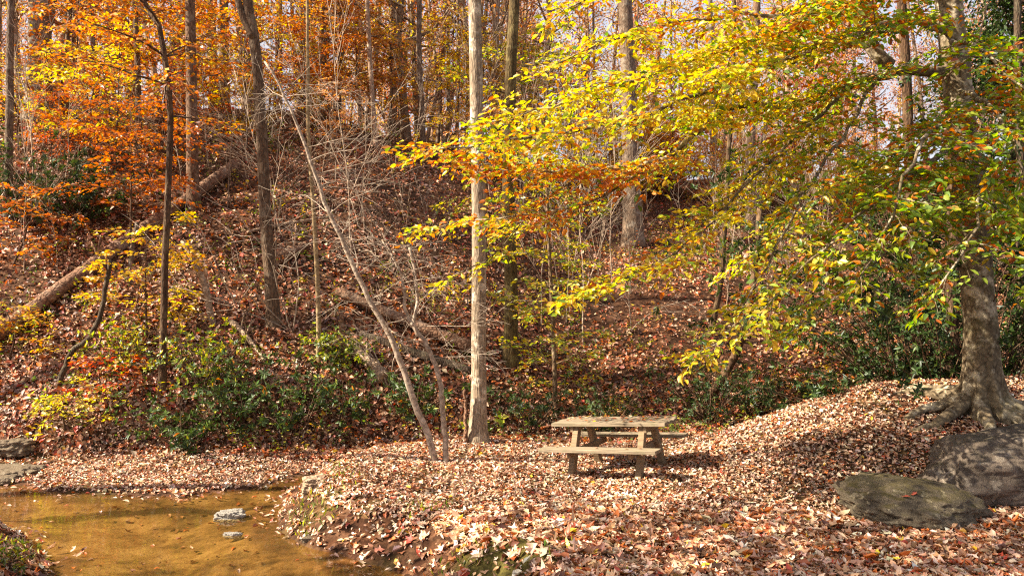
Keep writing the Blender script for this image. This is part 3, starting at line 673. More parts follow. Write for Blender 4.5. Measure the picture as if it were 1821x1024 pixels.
# ------------------------------------------------------------------ the big beech on the right
def beech():
    D = 12.0
    base = P(1748, 735, D); base[2] = H1(base[0], base[1]) - .05
    t = thing('beech_tree', 'big smooth grey beech with spreading roots and long yellow green limbs beside the boulder', 'tree', base)
    path = [(1750, 745), (1745, 640), (1740, 520), (1728, 390), (1716, 260), (1700, 130), (1685, 0), (1672, -150), (1660, -330), (1650, -560)]
    pts = np.array([P(px, py, D) for px, py in path]) - base; pts[0][2] = -.3
    n = 70; q = path_interp(pts, n); q[3:] += .02 * R.randn(n - 3, 3)
    q = np.array([q[max(0, i - 2):i + 3].mean(0) if 2 < i < n - 3 else q[i] for i in range(n)])
    sides = 56; th = np.arange(sides) / sides * 2 * PI
    z = q[:, 2]
    hh = np.maximum(z, 0)
    r = (.232 - .0075 * hh) + .24 * np.exp(-hh / .26) + .04 * np.exp(-hh / .9)
    r = np.maximum(r, .06)
    ph = [.3, 1.05, 1.75, 2.5, 3.3, 4.0, 4.75, 5.5]
    lob = sum(np.exp(-((np.angle(np.exp(1j * (th - p)))) / .23) ** 2) for p in ph)
    rr = r[:, None] * (1 + (.42 * np.exp(-hh / .32) + .10 * np.exp(-hh / 1.1))[:, None] * (lob - .55)[None]) * (1 + .018 * R.randn(n, sides))
    V = q[:, None] + np.stack([np.cos(th)[None] * rr, np.sin(th)[None] * rr, np.zeros((n, sides))], -1)
    i = np.arange(n - 1)[:, None] * sides; j = np.arange(sides)[None]; j2 = (j + 1) % sides
    F4 = np.stack([i + j, i + j2, i + sides + j2, i + sides + j], -1).reshape(-1, 4)
    trunk = link('trunk', np_mesh('trunk', V.reshape(-1, 3), F4.ravel(), np.full(len(F4), 4)), M_beech, t)
    # roots creeping over the ground
    for k, p in enumerate(ph + [3.6, 4.4, 5.1, 2.9, 2.1]):
        ang = p + .12 * R.randn(); ln = .8 + .75 * R.rand()
        if math.sin(ang) < .3: ln += .35
        m = 16; pr = []
        a = ang
        x, y = base[0] + math.cos(a) * .20, base[1] + math.sin(a) * .20
        for s in range(m):
            u = s / (m - 1)
            pr.append((x, y, H1(x, y) + .17 * (1 - u) ** 2.2 + .045 * (1 - u) - .05 * u ** 2 - .0))
            a += .16 * R.randn(); x += math.cos(a) * ln / m; y += math.sin(a) * ln / m
        w = Wood(); w.tube(np.array(pr) - base, .105 * (1 - np.linspace(0, 1, m)) ** .9 + .018, 10, rough=.14); w.build('root', M_beech, trunk)
    # limbs: pixel paths with depths, leaf mixture, spray size
    def mix(p):
        px = CX + F * p[0] / p[1]; py = HY - F * (p[2] - CAMZ) / p[1]
        v = fbm(p[0] * .6 + 3, p[2] * .7 + p[1] * .3, 71, 3)[()] if False else float(fbm(np.array([p[0] * .6]), np.array([p[2] * .7 + p[1] * .3]), 71, 3)[0])
        right = float(sstep(1250, 1650, px))
        org = max(0, v * 2.2) + .25
        band = math.exp(-((py - 325) / 60) ** 2) * float(sstep(1300, 1120, px)) * 6.0
        yk = 1 - .85 * min(1, band / 3)
        return [(YEL, (3.0 * (1 - right) + .15) * yk), ((.55, .54, .04), 2.2 * (1 - right) * yk), ((.32, .40, .03), 1.0 + 2.4 * right), ((.14, .24, .022), .35 + 2.2 * right), (GOLD, 1.3 * (1 - right) + .25), (ORG, org + band + .35 * right + 1.6 * float(sstep(90, -20, py))), (DORG, .5 * org + .45 * band + .5 * right + .8 * float(sstep(90, -20, py)))]
    LIMBS = [
        # path (px,py,depth), r0, spray step, spray length, leaf size, dens
        ([(1698, 128, 12), (1600, 128, 11.9), (1550, 138, 11.8), (1480, 165, 11.7), (1390, 188, 11.5), (1320, 185, 11.4), (1250, 225, 11.2), (1170, 290, 11.0), (1060, 303, 10.9), (940, 305, 10.8), (840, 290, 10.7)], .085, .24, (.55, 1.05), .105, 1),
        ([(1683, -20, 12), (1560, -10, 11.6), (1480, 32, 11.4), (1380, 66, 11.2), (1290, 92, 11.0), (1210, 112, 10.9), (1100, 150, 10.8), (990, 185, 10.8), (880, 215, 10.8)], .06, .22, (.55, 1.05), .105, 1),
        ([(1690, 60, 12), (1600, 40, 11.0), (1450, 85, 10.5), (1330, 128, 10.2), (1220, 175, 10.0), (1120, 215, 9.9), (1000, 235, 9.9), (880, 255, 10), (760, 268, 10.2)], .05, .24, (.5, .95), .10, 1),
        ([(1500, 158, 11.7), (1430, 230, 11.2), (1350, 300, 10.9), (1280, 380, 10.6), (1190, 455, 10.4), (1100, 500, 10.3), (1030, 520, 10.2)], .03, .24, (.45, .85), .10, 1),
        ([(1560, 135, 11.8), (1500, 240, 11.0), (1440, 330, 10.5), (1385, 430, 10.2), (1340, 520, 10), (1290, 590, 9.9), (1245, 625, 9.8)], .03, .23, (.4, .8), .11, 1),
        ([(1716, 250, 12), (1640, 300, 11), (1560, 360, 10.2), (1480, 430, 9.6), (1410, 490, 9.2), (1350, 560, 9.0)], .045, .2, (.5, .95), .115, 1.1),
        ([(1710, 200, 12), (1660, 230, 10.6), (1620, 290, 9.4), (1590, 370, 8.6), (1560, 440, 8.1), (1530, 490, 7.8)], .045, .26, (.45, .85), .115, .95),
        ([(1720, 280, 12), (1740, 330, 10.5), (1740, 400, 9.2), (1715, 440, 8.5), (1685, 490, 8.1), (1660, 525, 7.9)], .04, .24, (.45, .85), .115, 1.1),
        ([(1705, 160, 12), (1760, 190, 10.6), (1800, 260, 9.6), (1830, 330, 9.0), (1850, 420, 8.6)], .045, .2, (.5, .95), .11, 1.1),
        ([(1725, 330, 12), (1780, 380, 11), (1820, 420, 10), (1840, 470, 9.4), (1840, 500, 9)], .035, .2, (.45, .8), .11, 1.1),
        ([(1690, 70, 12), (1740, 90, 10.8), (1790, 130, 10), (1850, 190, 9.6)], .045, .22, (.5, .9), .11, 1),
        ([(1675, -100, 12), (1600, -60, 10.8), (1520, -10, 10.2), (1430, 20, 9.8), (1330, 30, 9.6), (1220, 40, 9.6), (1100, 70, 9.7), (1000, 110, 9.9)], .05, .24, (.5, 1.0), .10, .95),
        ([(1712, 230, 12), (1650, 260, 12.4), (1560, 300, 12.6), (1470, 350, 12.6), (1390, 420, 12.4), (1310, 470, 12.2)], .035, .24, (.5, .9), .105, 1),
        ([(1722, 300, 12), (1660, 350, 11.4), (1600, 420, 11), (1540, 480, 10.6), (1480, 530, 10.3), (1420, 580, 10.1)], .03, .22, (.45, .8), .11, 1),
        ([(1170, 290, 11.0), (1080, 345, 10.9), (980, 375, 10.9), (880, 390, 11), (800, 400, 11.2), (750, 410, 11.3)], .018, .27, (.35, .65), .095, .85),
        ([(1040, 305, 10.9), (960, 360, 11.1), (900, 430, 11.2), (850, 470, 11.3), (800, 500, 11.4)], .012, .3, (.3, .55), .095, .7),
        ([(1668, -200, 12), (1560, -220, 11), (1400, -160, 10.4), (1240, -90, 10.2), (1100, -30, 10.2), (1000, 20, 10.3)], .05, .28, (.5, 1.0), .10, .9),
    ]
    for pth, r0, st, sl, ls, dn in LIMBS:
        w = Wood(); lv = Leaves()
        pts = np.array([P(a, b, max(9.3 + .25 * (dd - 9.3), 12 - (12 - min(dd, 12)) * 1.4)) for a, b, dd in pth])
        spray_limb(w, lv, pts, r0, .008, None, min(ls, .108), .12 if r0 > .02 else .02, st * (.45 if pth[-1][0] < 1110 else .78), (sl[0], sl[1] * 1.12), dn, 8, palf=mix)
        # few leaves hang right in front of the trunk
        for i in range(len(lv.o)):
            o = lv.o[i]; px = CX + F * o[:, 0] / o[:, 1]; py = HY - F * (o[:, 2] - CAMZ) / o[:, 1]
            tx = np.interp(py, [0, 130, 260, 390, 640], [1685, 1700, 1716, 1728, 1745])
            dens = np.interp(py, [0, 250, 330, 470, 560], [.55, .6, .85, .7, .25])
            k = (np.abs(px - tx) > 42) | (R.rand(len(o)) < dens)
            lv.o[i] = o[k]; lv.a[i] = lv.a[i][k]; lv.n[i] = lv.n[i][k]; lv.sz[i] = lv.sz[i][k]; lv.c[i] = lv.c[i][k]
        off = base
        for a in w.V: a -= off
        lv.o = [a - off for a in lv.o]
        b = w.build('limb', M_beech, t)
        lv.build('foliage', M_leaf, b, tpl=T8, width=.52, fold=.14, curl=.26)
    # upper crown, above the picture
    w = Wood(); lv = Leaves()
    crown_leaves(lv, w, q[50] * [1, 1, 0], z[50], z[-1] + 1, 3.6, 26, 9, 10, [(YEL, 2), (LIME, 2), (GRN, 1), (ORG, 1)], .13)
    b = w.build('upper_limb', M_beech, t); lv.build('foliage', M_leaf, b, tpl=T6)
    # dead pale twig dangling across the trunk
    w = Wood(); w.tube(path_interp(np.array([P(*p) for p in [(1755, 8, 10.8), (1740, 70, 10.9), (1722, 105, 11), (1690, 130, 11.2), (1672, 150, 11.4)]]) - base, 14), np.linspace(.012, .02, 14), 6)
    w.build('dead_twig', M_deadpale, t)
    # broken stub of a limb lit by the sun
    w = Wood(); w.tube(path_interp(np.array([P(*p) for p in [(1532, -60, 11.9), (1538, 20, 11.9), (1545, 70, 11.9), (1562, 100, 11.85), (1585, 118, 11.85)]]) - base, 12), np.linspace(.13, .09, 12), 12, rough=.08)
    w.build('broken_limb', M_beech, t)
beech()

# ------------------------------------------------------------------ canopy crowns shared by the tall trees (mostly above the picture)
CROWN = []
def make_crowns():
    pals = [[(ORG, 2), (DORG, 1.4), (GOLD, 1.2), (RUST, .6)], [(GOLD, 2), (YEL, 1), (ORG, 1.4), (PEACH, 1)], [(RUST, 1.6), (DORG, 1.5), (PEACH, 1.3), (RED, .5)]]
    for k, pal in enumerate(pals):
        w = Wood(); lv = Leaves()
        w.tube(wander((0, 0, 0), UP, 8, 10, .06), np.linspace(.11, .03, 10), 6)
        crown_leaves(lv, w, (0, 0, 0), .0, 8, 3.6, 24, 8, 11, pal, .17, .55, .5)
        wm = np_mesh('bough', np.concatenate(w.V), np.concatenate(w.L), np.concatenate(w.S)); wm.materials.append(M_oak)
        lm = lv.mesh('foliage', T4, .6, .15, .2); lm.materials.append(M_leaf)
        CROWN.append((wm, lm))
make_crowns()
def add_crown(t, local, k, s=1.0, rot=None):
    b = bpy.data.objects.new('bough', CROWN[k][0]); COL.objects.link(b); b.parent = t; b.location = [float(c) for c in local]
    b.scale = (s, s, s); b.rotation_euler = (0, 0, R.rand() * 6 if rot is None else rot)
    f = bpy.data.objects.new('foliage', CROWN[k][1]); COL.objects.link(f); f.parent = b

def tall_tree(name, label, path, w, mat, d=None, extra=7, crown=0, low=None, tint=(1, 1, 1), group=None, sides=14, flare=1.35, forks=(), taper=.5):
    base, q, rad, d = trunk_from_px(path, w, d, extra=extra, sides=sides, flare=flare, taper=taper)
    t = thing(name, label, 'tree', base, group)
    wd = Wood(); wd.tube(q, rad, sides, rough=.02)
    tr = wd.build('trunk', mat, t); tr.color = (*tint, 1)
    for fk in forks:
        pts = np.array([P(px, py, d) for px, py in fk[0]]) - base
        w2 = Wood(); w2.tube(path_interp(pts, 14), np.linspace(fk[1] / F * d / 2, fk[1] / F * d / 2 * .7, 14), 10, rough=.04)
        b = w2.build('limb', mat, t); b.color = (*tint, 1)
    if crown is not None: add_crown(t, q[-1], crown, .9 + .3 * R.rand())
    if low:   # foliage sprays within the picture: (h0, h1, radius, branches, twigs, leaves, palette, leaf size)
        lw = Wood(); lv = Leaves()
        h0, h1, rr, nb, ntw, nlf, pal, ls = low
        zz = q[:, 2]
        for b in range(nb):
            hgt = h0 + (h1 - h0) * (b + R.rand()) / nb
            i = min(max(int(np.searchsorted(zz, hgt)), 1), len(q) - 2); p = q[i]
            az = b * 2.4 + R.rand(); L = rr * (.55 + .6 * R.rand())
            dv = unit([math.cos(az), math.sin(az), .25 + .3 * R.rand()])
            pts = wander(p, dv, L, 8, .1, .35)
            spray_limb(lw, lv, pts, .012 + .006 * L, .003, pal, ls * 1.1, .12, .26, (.4, .75), .9, 5)
        bw = lw.build('bough', mat, t); bw.color = (*tint, 1)
        lv.build('foliage', M_leaf, bw, tpl=T6)
    return t

OPAL = [(ORG, 2.6), (DORG, 2.2), (RUST, 1.5), (GOLD, 1.3), (PEACH, .8), (BRN, .5)]
GPAL = [(LIME, 3), (YEL, 2), (GRN, 1.6), (GOLD, .8), (ORG, .2)]
YPAL = [(GOLD, 3), (YEL, 2), (ORG, 1)]
tall_tree('tall_tree', 'tall straight pale barked tree at the left of the picnic table, its trunk sunlit', [(849, 787), (851, 640), (849, 400), (846, 200), (842, 0)], 28, M_pale, extra=6, crown=None, flare=1.75, sides=18, tint=(1.12, 1.08, 1.02), taper=.62)
tall_tree('tall_tree', 'dark mossy trunk just right of the tall pale tree, green leaves at its foot', [(908, 645), (909, 500), (905, 350), (910, 150), (915, 0)], 25, M_dark, crown=None, tint=(1.5, 1.5, .95), low=(1.6, 7.5, 1.3, 7, 0, 0, GPAL, .10))
tall_tree('oak_tree', 'thick grey trunk on the slope behind the picnic table, yellow leaves round its foot', [(1126, 432), (1123, 300), (1118, 150), (1112, 0)], 34, M_oak, crown=None, tint=(1.25, 1.2, 1.15))
tall_tree('oak_tree', 'thick pale grey oak on the hilltop at upper left with a broad flared base', [(69, 212), (68, 100), (66, 0)], 40, M_pale, crown=None, flare=1.5, tint=(.85, .80, .76))
tall_tree('oak_tree', 'narrower grey trunk close behind the thick flared oak at upper left', [(86, 203), (83, 100), (80, 0)], 19, M_oak, crown=0)
tall_tree('thin_tree', 'slim grey trunk at the extreme left edge', [(13, 385), (15, 200), (17, 0)], 15, M_oak, crown=None, tint=(1.1, 1.05, 1))
tall_tree('tall_tree', 'dark trunk on the hilltop right of the thick flared oak', [(150, 160), (148, 0)], 19, M_dark, crown=2)
tall_tree('slender_tree', 'slender dark tree with bent top and orange leaves standing on the stream bank', [(288, 690), (293, 500), (300, 330), (305, 205), (294, 100), (276, 15), (255, 5)], 13, M_dark, extra=1.2, crown=None, low=(4.6, 9.5, 1.9, 16, 0, 0, OPAL, .10), tint=(1.3, 1.1, 1), taper=.6)
tall_tree('tall_tree', 'rough brown trunk beside the fallen log on the left slope', [(345, 374), (342, 250), (340, 0)], 22, M_oak, crown=None, tint=(1.05, .85, .72), low=(3, 8, 2.0, 10, 0, 0, OPAL, .11))
tall_tree('thin_tree', 'thin brown trunk among orange leaves in the middle of the left slope', [(249, 318), (246, 200), (240, 60), (238, 0)], 13, M_oak, crown=None, extra=2, tint=(.9, .75, .65), low=(2.0, 9, 2.2, 18, 0, 0, OPAL, .11))
tall_tree('tall_tree', 'grey brown trunk on the hilltop behind the orange leaves', [(401, 210), (398, 0)], 19, M_oak, crown=2, tint=(1.2, 1.1, 1))
tall_tree('tall_tree', 'dark leaning trunk forked near the top, standing on the left slope', [(487, 578), (483, 500), (475, 420), (463, 200), (450, 60), (437, 0)], 23, M_oak, crown=None, tint=(.85, .75, .65), forks=[([(452, 70), (432, 30), (418, -20), (400, -90)], 14)])
tall_tree('thin_tree', 'thin light trunk with no branches standing right of the forked dark trunk', [(568, 640), (564, 500), (557, 380), (550, 250), (548, 100)], 9, M_twig, crown=None, extra=2, tint=(.8, .72, .5))
tall_tree('tall_tree', 'grey trunk at the skyline above the bare branches', [(612, 218), (606, 0)], 17, M_oak, crown=0, tint=(1.4, 1.3, 1.2))
tall_tree('thin_tree', 'thin grey trunk against the sky left of the two close trunks', [(645, 228), (642, 0)], 11, M_oak, crown=0, tint=(1.4, 1.3, 1.2))
tall_tree('tall_tree', 'left one of two grey trunks standing close together at the skyline', [(704, 232), (701, 0)], 14, M_oak, crown=1, tint=(1.5, 1.35, 1.2))
tall_tree('tall_tree', 'right and straighter one of two grey trunks standing close together at the skyline', [(717, 230), (717, 0)], 15, M_oak, crown=1, tint=(1.6, 1.4, 1.25))
tall_tree('tall_tree', 'dark trunk at the skyline that rises straight beside a leaning one', [(764, 218), (768, 100), (772, 0)], 12, M_dark, crown=1)
tall_tree('tall_tree', 'dark trunk at the skyline leaning right, close to the tall pale tree', [(773, 220), (785, 100), (799, 0)], 12, M_dark, crown=2)
tall_tree('thin_tree', 'pale thin trunk on the sunny slope above the table, right of the thick grey trunk', [(1271, 366), (1268, 250), (1264, 120), (1262, 0)], 14, M_pale, crown=None, tint=(1.1, 1.05, .95))
tall_tree('tall_tree', 'brown trunk with a slanting branch on the sunny slope right of the pale thin trunk', [(1335, 412), (1334, 250), (1340, 120), (1345, 0)], 18, M_oak, crown=2, tint=(1.3, 1.1, .95), forks=[([(1338, 330), (1356, 260), (1368, 170), (1380, 60)], 9)])
tall_tree('curved_tree', 'curved dark trunk leaning out of the gully right of the picnic table', [(1228, 744), (1255, 715), (1285, 672), (1312, 625), (1328, 570), (1340, 500)], 18, M_dark, extra=1.5, crown=None, tint=(1.5, 1.2, 1), low=(1.2, 3.5, 1.1, 5, 0, 0, GPAL, .10), flare=1.2)
tall_tree('thin_tree', 'thin dark leaning trunk rising behind the gully bushes', [(1258, 598), (1280, 520), (1288, 420), (1294, 300), (1300, 150)], 11, M_dark, crown=None, extra=3, tint=(1.4, 1.2, 1))
tall_tree('tall_tree', 'dark trunk hidden close behind the big beech', [(1692, 640), (1692, 400), (1690, 200), (1688, 0)], 24, M_dark, d=15.0, crown=2, tint=(1.2, 1, .9))
tall_tree('tall_tree', 'dark trunk at the upper right behind the evergreen leaves', [(1818, 600), (1816, 300), (1812, 0)], 16, M_dark, d=15.5, crown=0)
tall_tree('tall_tree', 'brown trunk showing above the thick beech limb', [(1640, 600), (1622, 300), (1612, 100), (1605, 0)], 21, M_dark, d=17.0, crown=1, tint=(1.3, 1.05, .85))

# green sapling with layered leaves beside the dark mossy trunk
tall_tree('green_sapling', 'thin sapling with layered green and yellow leaves growing behind the table', [(988, 728), (985, 600), (979, 480), (974, 380), (972, 300)], 9, M_oak, extra=.6, crown=None, tint=(1.2, 1.1, .9), low=(.4, 5.2, 1.15, 30, 0, 0, GPAL, .095), flare=1.15)

# understory trees of orange and yellow leaves on the left slope
def understory(label, px, py, hgt, pal, ls, rad, nb, lean=(0, 0), name='understory_tree', h0=.25, mat=None, dn=.9, cat='tree', group=None, r0=.03):
    base = hit(px, py); t = thing(name, label, cat, base, group)
    top = np.array([lean[0], lean[1], hgt]); q = path_interp([np.array([0, 0, -.2]), top * .5 + .12 * R.randn(3) * [1, 1, 0], top], 14)
    w = Wood(); w.tube(q, np.linspace(r0, .006, 14), 7); w.build('trunk', mat or M_twigd, t)
    w = Wood(); lv = Leaves()
    for b in range(nb):
        u = h0 + (1 - h0) * (b + R.rand()) / nb; p = q[min(int(u * 13), 12)] + (q[min(int(u * 13) + 1, 13)] - q[min(int(u * 13), 12)]) * ((u * 13) % 1)
        az = b * 2.4 + R.rand(); L = rad * (1 - .55 * u) * (.6 + .6 * R.rand())
        dv = unit([math.cos(az), math.sin(az), .25 + .35 * R.rand()])
        spray_limb(w, lv, wander(p, dv, L, 7, .1, .3), .012, .003, pal, ls * 1.1, .15, .24, (.35, .72), dn, 4)
    bw = w.build('bough', mat or M_twigd, t); lv.build('foliage', M_leaf, bw, tpl=T6)
    return t
understory('rust coloured young beech spreading over the fallen log on the left', 232, 440, 3.4, [(RUST, 2.4), (DORG, 3), (ORG, 1.4)], .11, 2.6, 20)
understory('small rust coloured beech at the left edge beside the slim grey trunk', 18, 470, 1.8, [(DORG, 3), (ORG, 2), (PEACH, .6)], .11, 1.3, 12)
understory('small bright yellow sapling in front of the fallen log', 262, 600, 2.3, [(GOLD, 4), (YEL, 1.2), (ORG, 1)], .10, 1.3, 14, h0=.2)
understory('knee high yellow orange sapling at the left edge below the log', 10, 640, 1.0, [(GOLD, 3), (ORG, 2)], .09, .8, 8)
understory('tall orange understory tree filling the gap right of the thick flared oak', 225, 262, 6.0, OPAL, .12, 2.6, 11)
understory('dense red orange understory tree near the top of the left slope', 300, 230, 6.5, [(DORG, 3), (ORG, 2.4), (RED, .4), (RUST, 1.2), (GOLD, 1), (BRN, .5)], .12, 2.8, 12)
understory('yellow and orange understory tree behind the forked dark trunk', 440, 260, 6.0, [(GOLD, 2), (ORG, 2.5), (DORG, 1)], .12, 2.5, 24)
understory('orange understory tree right of the forked dark trunk on the crest', 540, 245, 6.5, [(ORG, 3), (DORG, 2), (RUST, 1)], .12, 2.5, 22)
understory('pale peach leaved understory tree below the two close grey trunks', 690, 258, 4.6, [(PEACH, 3), (GOLD, 2), (ORG, 1)], .12, 2.2, 26)
understory('pinkish orange understory tree at the crest beside the thin grey trunk', 620, 235, 5.5, [(PEACH, 2), (ORG, 2), (RUST, 1.2)], .12, 2.3, 24)
understory('gold leaved understory tree behind the tall pale tree', 805, 262, 5.5, YPAL, .12, 2.2, 26)
understory('amber and peach understory tree between the close grey trunks and the dark leaning trunk', 742, 250, 4.2, [(ORG, 2), (PEACH, 3), (GOLD, 1)], .12, 2.2, 24)
understory('light orange understory tree left of the thin grey trunk on the crest', 575, 232, 5.0, [(ORG, 2), (PEACH, 2), (GOLD, 1.6)], .12, 2.2, 24)
understory('pale gold understory tree at the crest just behind the tall pale tree', 862, 290, 5.2, [(YEL, 2), (PEACH, 2), (GOLD, 2)], .12, 2.4, 24)
understory('peach understory tree standing at the crest left of the thick grey trunk', 1015, 345, 5.6, [(PEACH, 3), (ORG, 2), (GOLD, 1)], .12, 2.4, 24)
understory('green gold understory tree at the crest right of the tall pale tree', 960, 330, 6.5, GPAL, .12, 2.6, 22)
understory('pale yellow sapling between the pale thin trunk and the brown trunk', 1300, 385, 3.2, [(YEL, 3), (PEACH, 2), (GOLD, 1)], .12, 2.0, 14)
understory('short yellow and peach understory tree just right of the thick grey trunk', 1165, 352, 3.4, [(YEL, 2), (PEACH, 3), (GOLD, 2)], .12, 2.2, 22)
understory('short coral understory tree between the thick grey trunk and the pale thin trunk', 1215, 348, 3.0, [(PEACH, 3), (ORG, 2), (RED, .6)], .12, 2.2, 22)
understory('short golden understory tree at the crest right of the pale thin trunk', 1345, 350, 3.2, [(GOLD, 3), (PEACH, 2), (LIME, 1)], .12, 2.2, 22)
understory('red leaved understory tree on the far sunny slope', 1385, 375, 6.0, [(RED, 2.2), (DORG, 2.4), (PEACH, 1.5)], .13, 2.6, 22)
understory('coral and orange understory tree far behind the beech limb', 1470, 350, 7.5, [(PEACH, 2.2), (DORG, 2.4), (ORG, 2)], .13, 3.0, 24)
understory('orange understory tree on the far slope left of the thick grey trunk', 1060, 380, 5.5, [(ORG, 3), (GOLD, 2), (PEACH, 1)], .12, 2.5, 18)
understory('amber understory tree on the far slope right of the thick grey trunk', 1190, 365, 6.5, [(ORG, 2.6), (PEACH, 2), (GOLD, 1.4)], .13, 2.6, 20)
understory('low red maple seedling on the stream bank beside the slender dark tree', 190, 720, .95, [(RED, 2), (DORG, 2), (PEACH, 1)], .09, .7, 9)
understory('low yellow green seedling on the stream bank left of the evergreen shrubs', 120, 770, .8, [(YEL, 2.5), (LIME, 2), (GOLD, 1)], .08, .55, 9)

# twin bare sapling in front of the tall pale tree
def bare_sapling():
    d = hit(783, 822)[1]; base = hit(783, 822)
    t = thing('bare_sapling', 'twin stemmed bare sapling leaning left with pale leafless twigs', 'tree', base)
    A = [(777, 826), (765, 785), (740, 725), (712, 640), (680, 570), (645, 510), (608, 425), (585, 380), (560, 310), (535, 240), (505, 170), (470, 110)]
    B = [(795, 826), (791, 770), (784, 690), (760, 615), (735, 580), (742, 540), (738, 490), (728, 440)]
    C = [(735, 580), (722, 555), (716, 500), (700, 460), (680, 430)]
    for pth, w0, w1, kids in ((A, 13, 3.5, 22), (B, 11, 5, 9), (C, 6, 3, 5)):
        pts = np.array([P(a, b, d - .004 * i * (1 if pth is A else -1) * 6) for i, (a, b) in enumerate(pth)]) - base
        if pth is not C: pts[0][2] -= .12
        n = 34; q = path_interp(pts, n); q[1:-1] += .008 * R.randn(n - 2, 3)
        w = Wood(); w.tube(q, np.linspace(w0, w1, n) / F * d / 2, 9, rough=.06); st = w.build('stem', M_twig, t)
        for k in range(kids):
            u = .32 + .66 * (k + R.rand()) / kids if pth is A else .45 + .5 * (k + R.rand()) / kids
            i = min(int(u * (n - 1)), n - 2)
            az = R.rand() * 6.3; dv = unit([math.cos(az) * 1.1 + .15, math.sin(az) * .8, .15 + .4 * R.rand()])
            w = Wood(); bare_twigs(w, q[i], dv, .6 + 1.2 * R.rand() * (1 if pth is A else .6), .0085, 0, 2, 6, .10, .15)
            w.build('twig', M_twig, st)
bare_sapling()

# long bare sprays reaching across the left slope
def bare_shrub(label, px, py, dirs=None, scale=1.0, mat=None, name='bare_shrub', group=None, kids=6):
    base = hit(px, py); t = thing(name, label, 'shrub', base, group)
    for dv, ln in dirs:
        w = Wood(); bare_twigs(w, (0, 0, -.05), unit(dv), ln * scale, .014, 0, 2, kids, .09, .2); w.build('stem', mat or M_twig, t)
    return t
bare_shrub('leafless grey shrub with arching twigs between the forked trunk and the thin light trunk', 520, 590, [((-.8, -.3, 1), 3.0), ((-.3, -.4, 1), 3.2), ((.3, -.2, 1), 2.6), ((-1, -.5, .8), 2.8)], kids=4)
bare_shrub('leafless grey shrub leaning left below the rough brown trunk', 420, 545, [((-.9, -.3, .9), 2.4), ((-.2, -.4, 1), 2.8), ((.6, -.2, 1), 2.6), ((-1, -.5, .5), 2.2)], kids=4)
bare_shrub('leafless brown thicket on the slope above the split fallen log', 655, 470, [((-.6, -.3, 1), 2.4), ((.1, -.4, 1), 2.7), ((.7, -.2, 1), 2.2)], mat=M_twigd, kids=4)
bare_shrub('leafless brown shrub just left of the tall pale tree', 735, 560, [((-.6, -.3, 1), 2.6), ((.1, -.4, 1), 3.0), ((.5, -.2, 1), 2.4), ((.6, -.5, .7), 2.0)], mat=M_twigd)
bare_shrub('leafless shrub in front of the bright slope right of the beech sapling', 1120, 590, [((-.6, -.3, 1), 1.8), ((.1, -.4, 1), 2.0), ((.6, -.2, 1), 1.9)])
bare_shrub('pale leafless shrub on the sunny slope under the brown trunk', 1240, 470, [((-.5, -.3, 1), 2.8), ((.1, -.4, 1), 3.0), ((.5, -.2, 1), 2.6)])

for lab, px, py, m_ in [('leafless brown shrub on the slope between the log and the slender dark tree', 240, 560, M_twigd), ('leafless grey shrub high on the slope left of the forked dark trunk', 420, 370, M_twigd), ('leafless brown shrub just below the crest above the short rotten log', 560, 330, M_twigd), ('leafless grey shrub just below the crest left of the tall pale tree', 760, 400, M_twig),
        ('leafless shrub on the slope between the tall pale tree and the dark mossy trunk', 880, 520, M_twigd), ('leafless shrub under the long split log behind the bare sapling', 690, 690, M_twig), ('leafless brown shrub on the bank above the evergreen row', 430, 640, M_twigd), ('leafless pale shrub on the far right slope behind the beech leaves', 1420, 480, M_twig), ('leafless thicket on the slope left of the thick grey trunk behind the table', 1050, 480, M_twigd)]:
    bare_shrub(lab, px, py, [(unit([R.randn() * .7, R.randn() * .4, 1]), 1.2 + 1.0 * R.rand()) for k in range(3)], mat=m_, kids=4)

# ------------------------------------------------------------------ fallen logs, snags
def log(name, label, path, w0, w1, mat, lift=.0, cat='log', knots=2, rough=.10, endlift=0.0, depths=None, sides=16):
    if depths is None: pts = np.array([hit(*p) for p in path])
    else: pts = np.array([P(p[0], p[1], dd) for p, dd in zip(path, depths)])
    base = pts[0].copy(); d0 = pts[0][1]; d1 = pts[-1][1]
    r0 = w0 / F * d0 / 2; r1 = w1 / F * d1 / 2
    n = 40; q = path_interp(pts, n)
    if depths is None:
        # straighten: a log is stiff, lies on the highest points of the ground
        st = q[0] + (q[-1] - q[0]) * np.linspace(0, 1, n)[:, None]; q = q * .25 + st * .75
        gap = H(q[:, 0], q[:, 1]) - q[:, 2]; q[:, 2] += np.percentile(gap, 55)
    q[:, 2] += np.linspace(r0, r1, n) * .6 + lift + endlift * np.linspace(0, 1, n)
    t = thing(name, label, cat, base)
    w = Wood(); rr = np.linspace(r0, r1, n) * (1 + .05 * R.randn(n)); rr[-1] *= .5; rr[0] *= .85
    w.tube(q - base, rr, sides, rough=rough); w.build('trunk', mat, t)
    for k in range(knots):
        i = int(n * (.2 + .6 * R.rand())); dv = unit(R.randn(3) * [.6, .3, .3] + UP)
        w2 = Wood(); w2.tube(wander(q[i] - base, dv, r0 * 3 + .25 * R.rand(), 4, .1), np.linspace(r0 * .3, r0 * .14, 4), 6); w2.build('branch_stub', mat, t)
    return t
log('fallen_log', 'long brown fallen log slanting up the left slope', [(-30, 640), (130, 525), (215, 455), (300, 398), (425, 312)], 26, 21, M_dead, lift=.10, knots=3)
log('fallen_log', 'long split fallen log on the slope left of the tall pale tree', [(600, 535), (700, 585), (760, 612), (840, 640)], 17, 24, M_dead, lift=.14)
log('fallen_log', 'dark half buried log below the long split log', [(640, 600), (720, 632), (838, 668)], 13, 16, M_dark, lift=.02, knots=1)
log('fallen_log', 'short rotten red brown log beside the forked dark trunk', [(492, 474), (545, 452)], 24, 22, M_dead, lift=.05, knots=1)
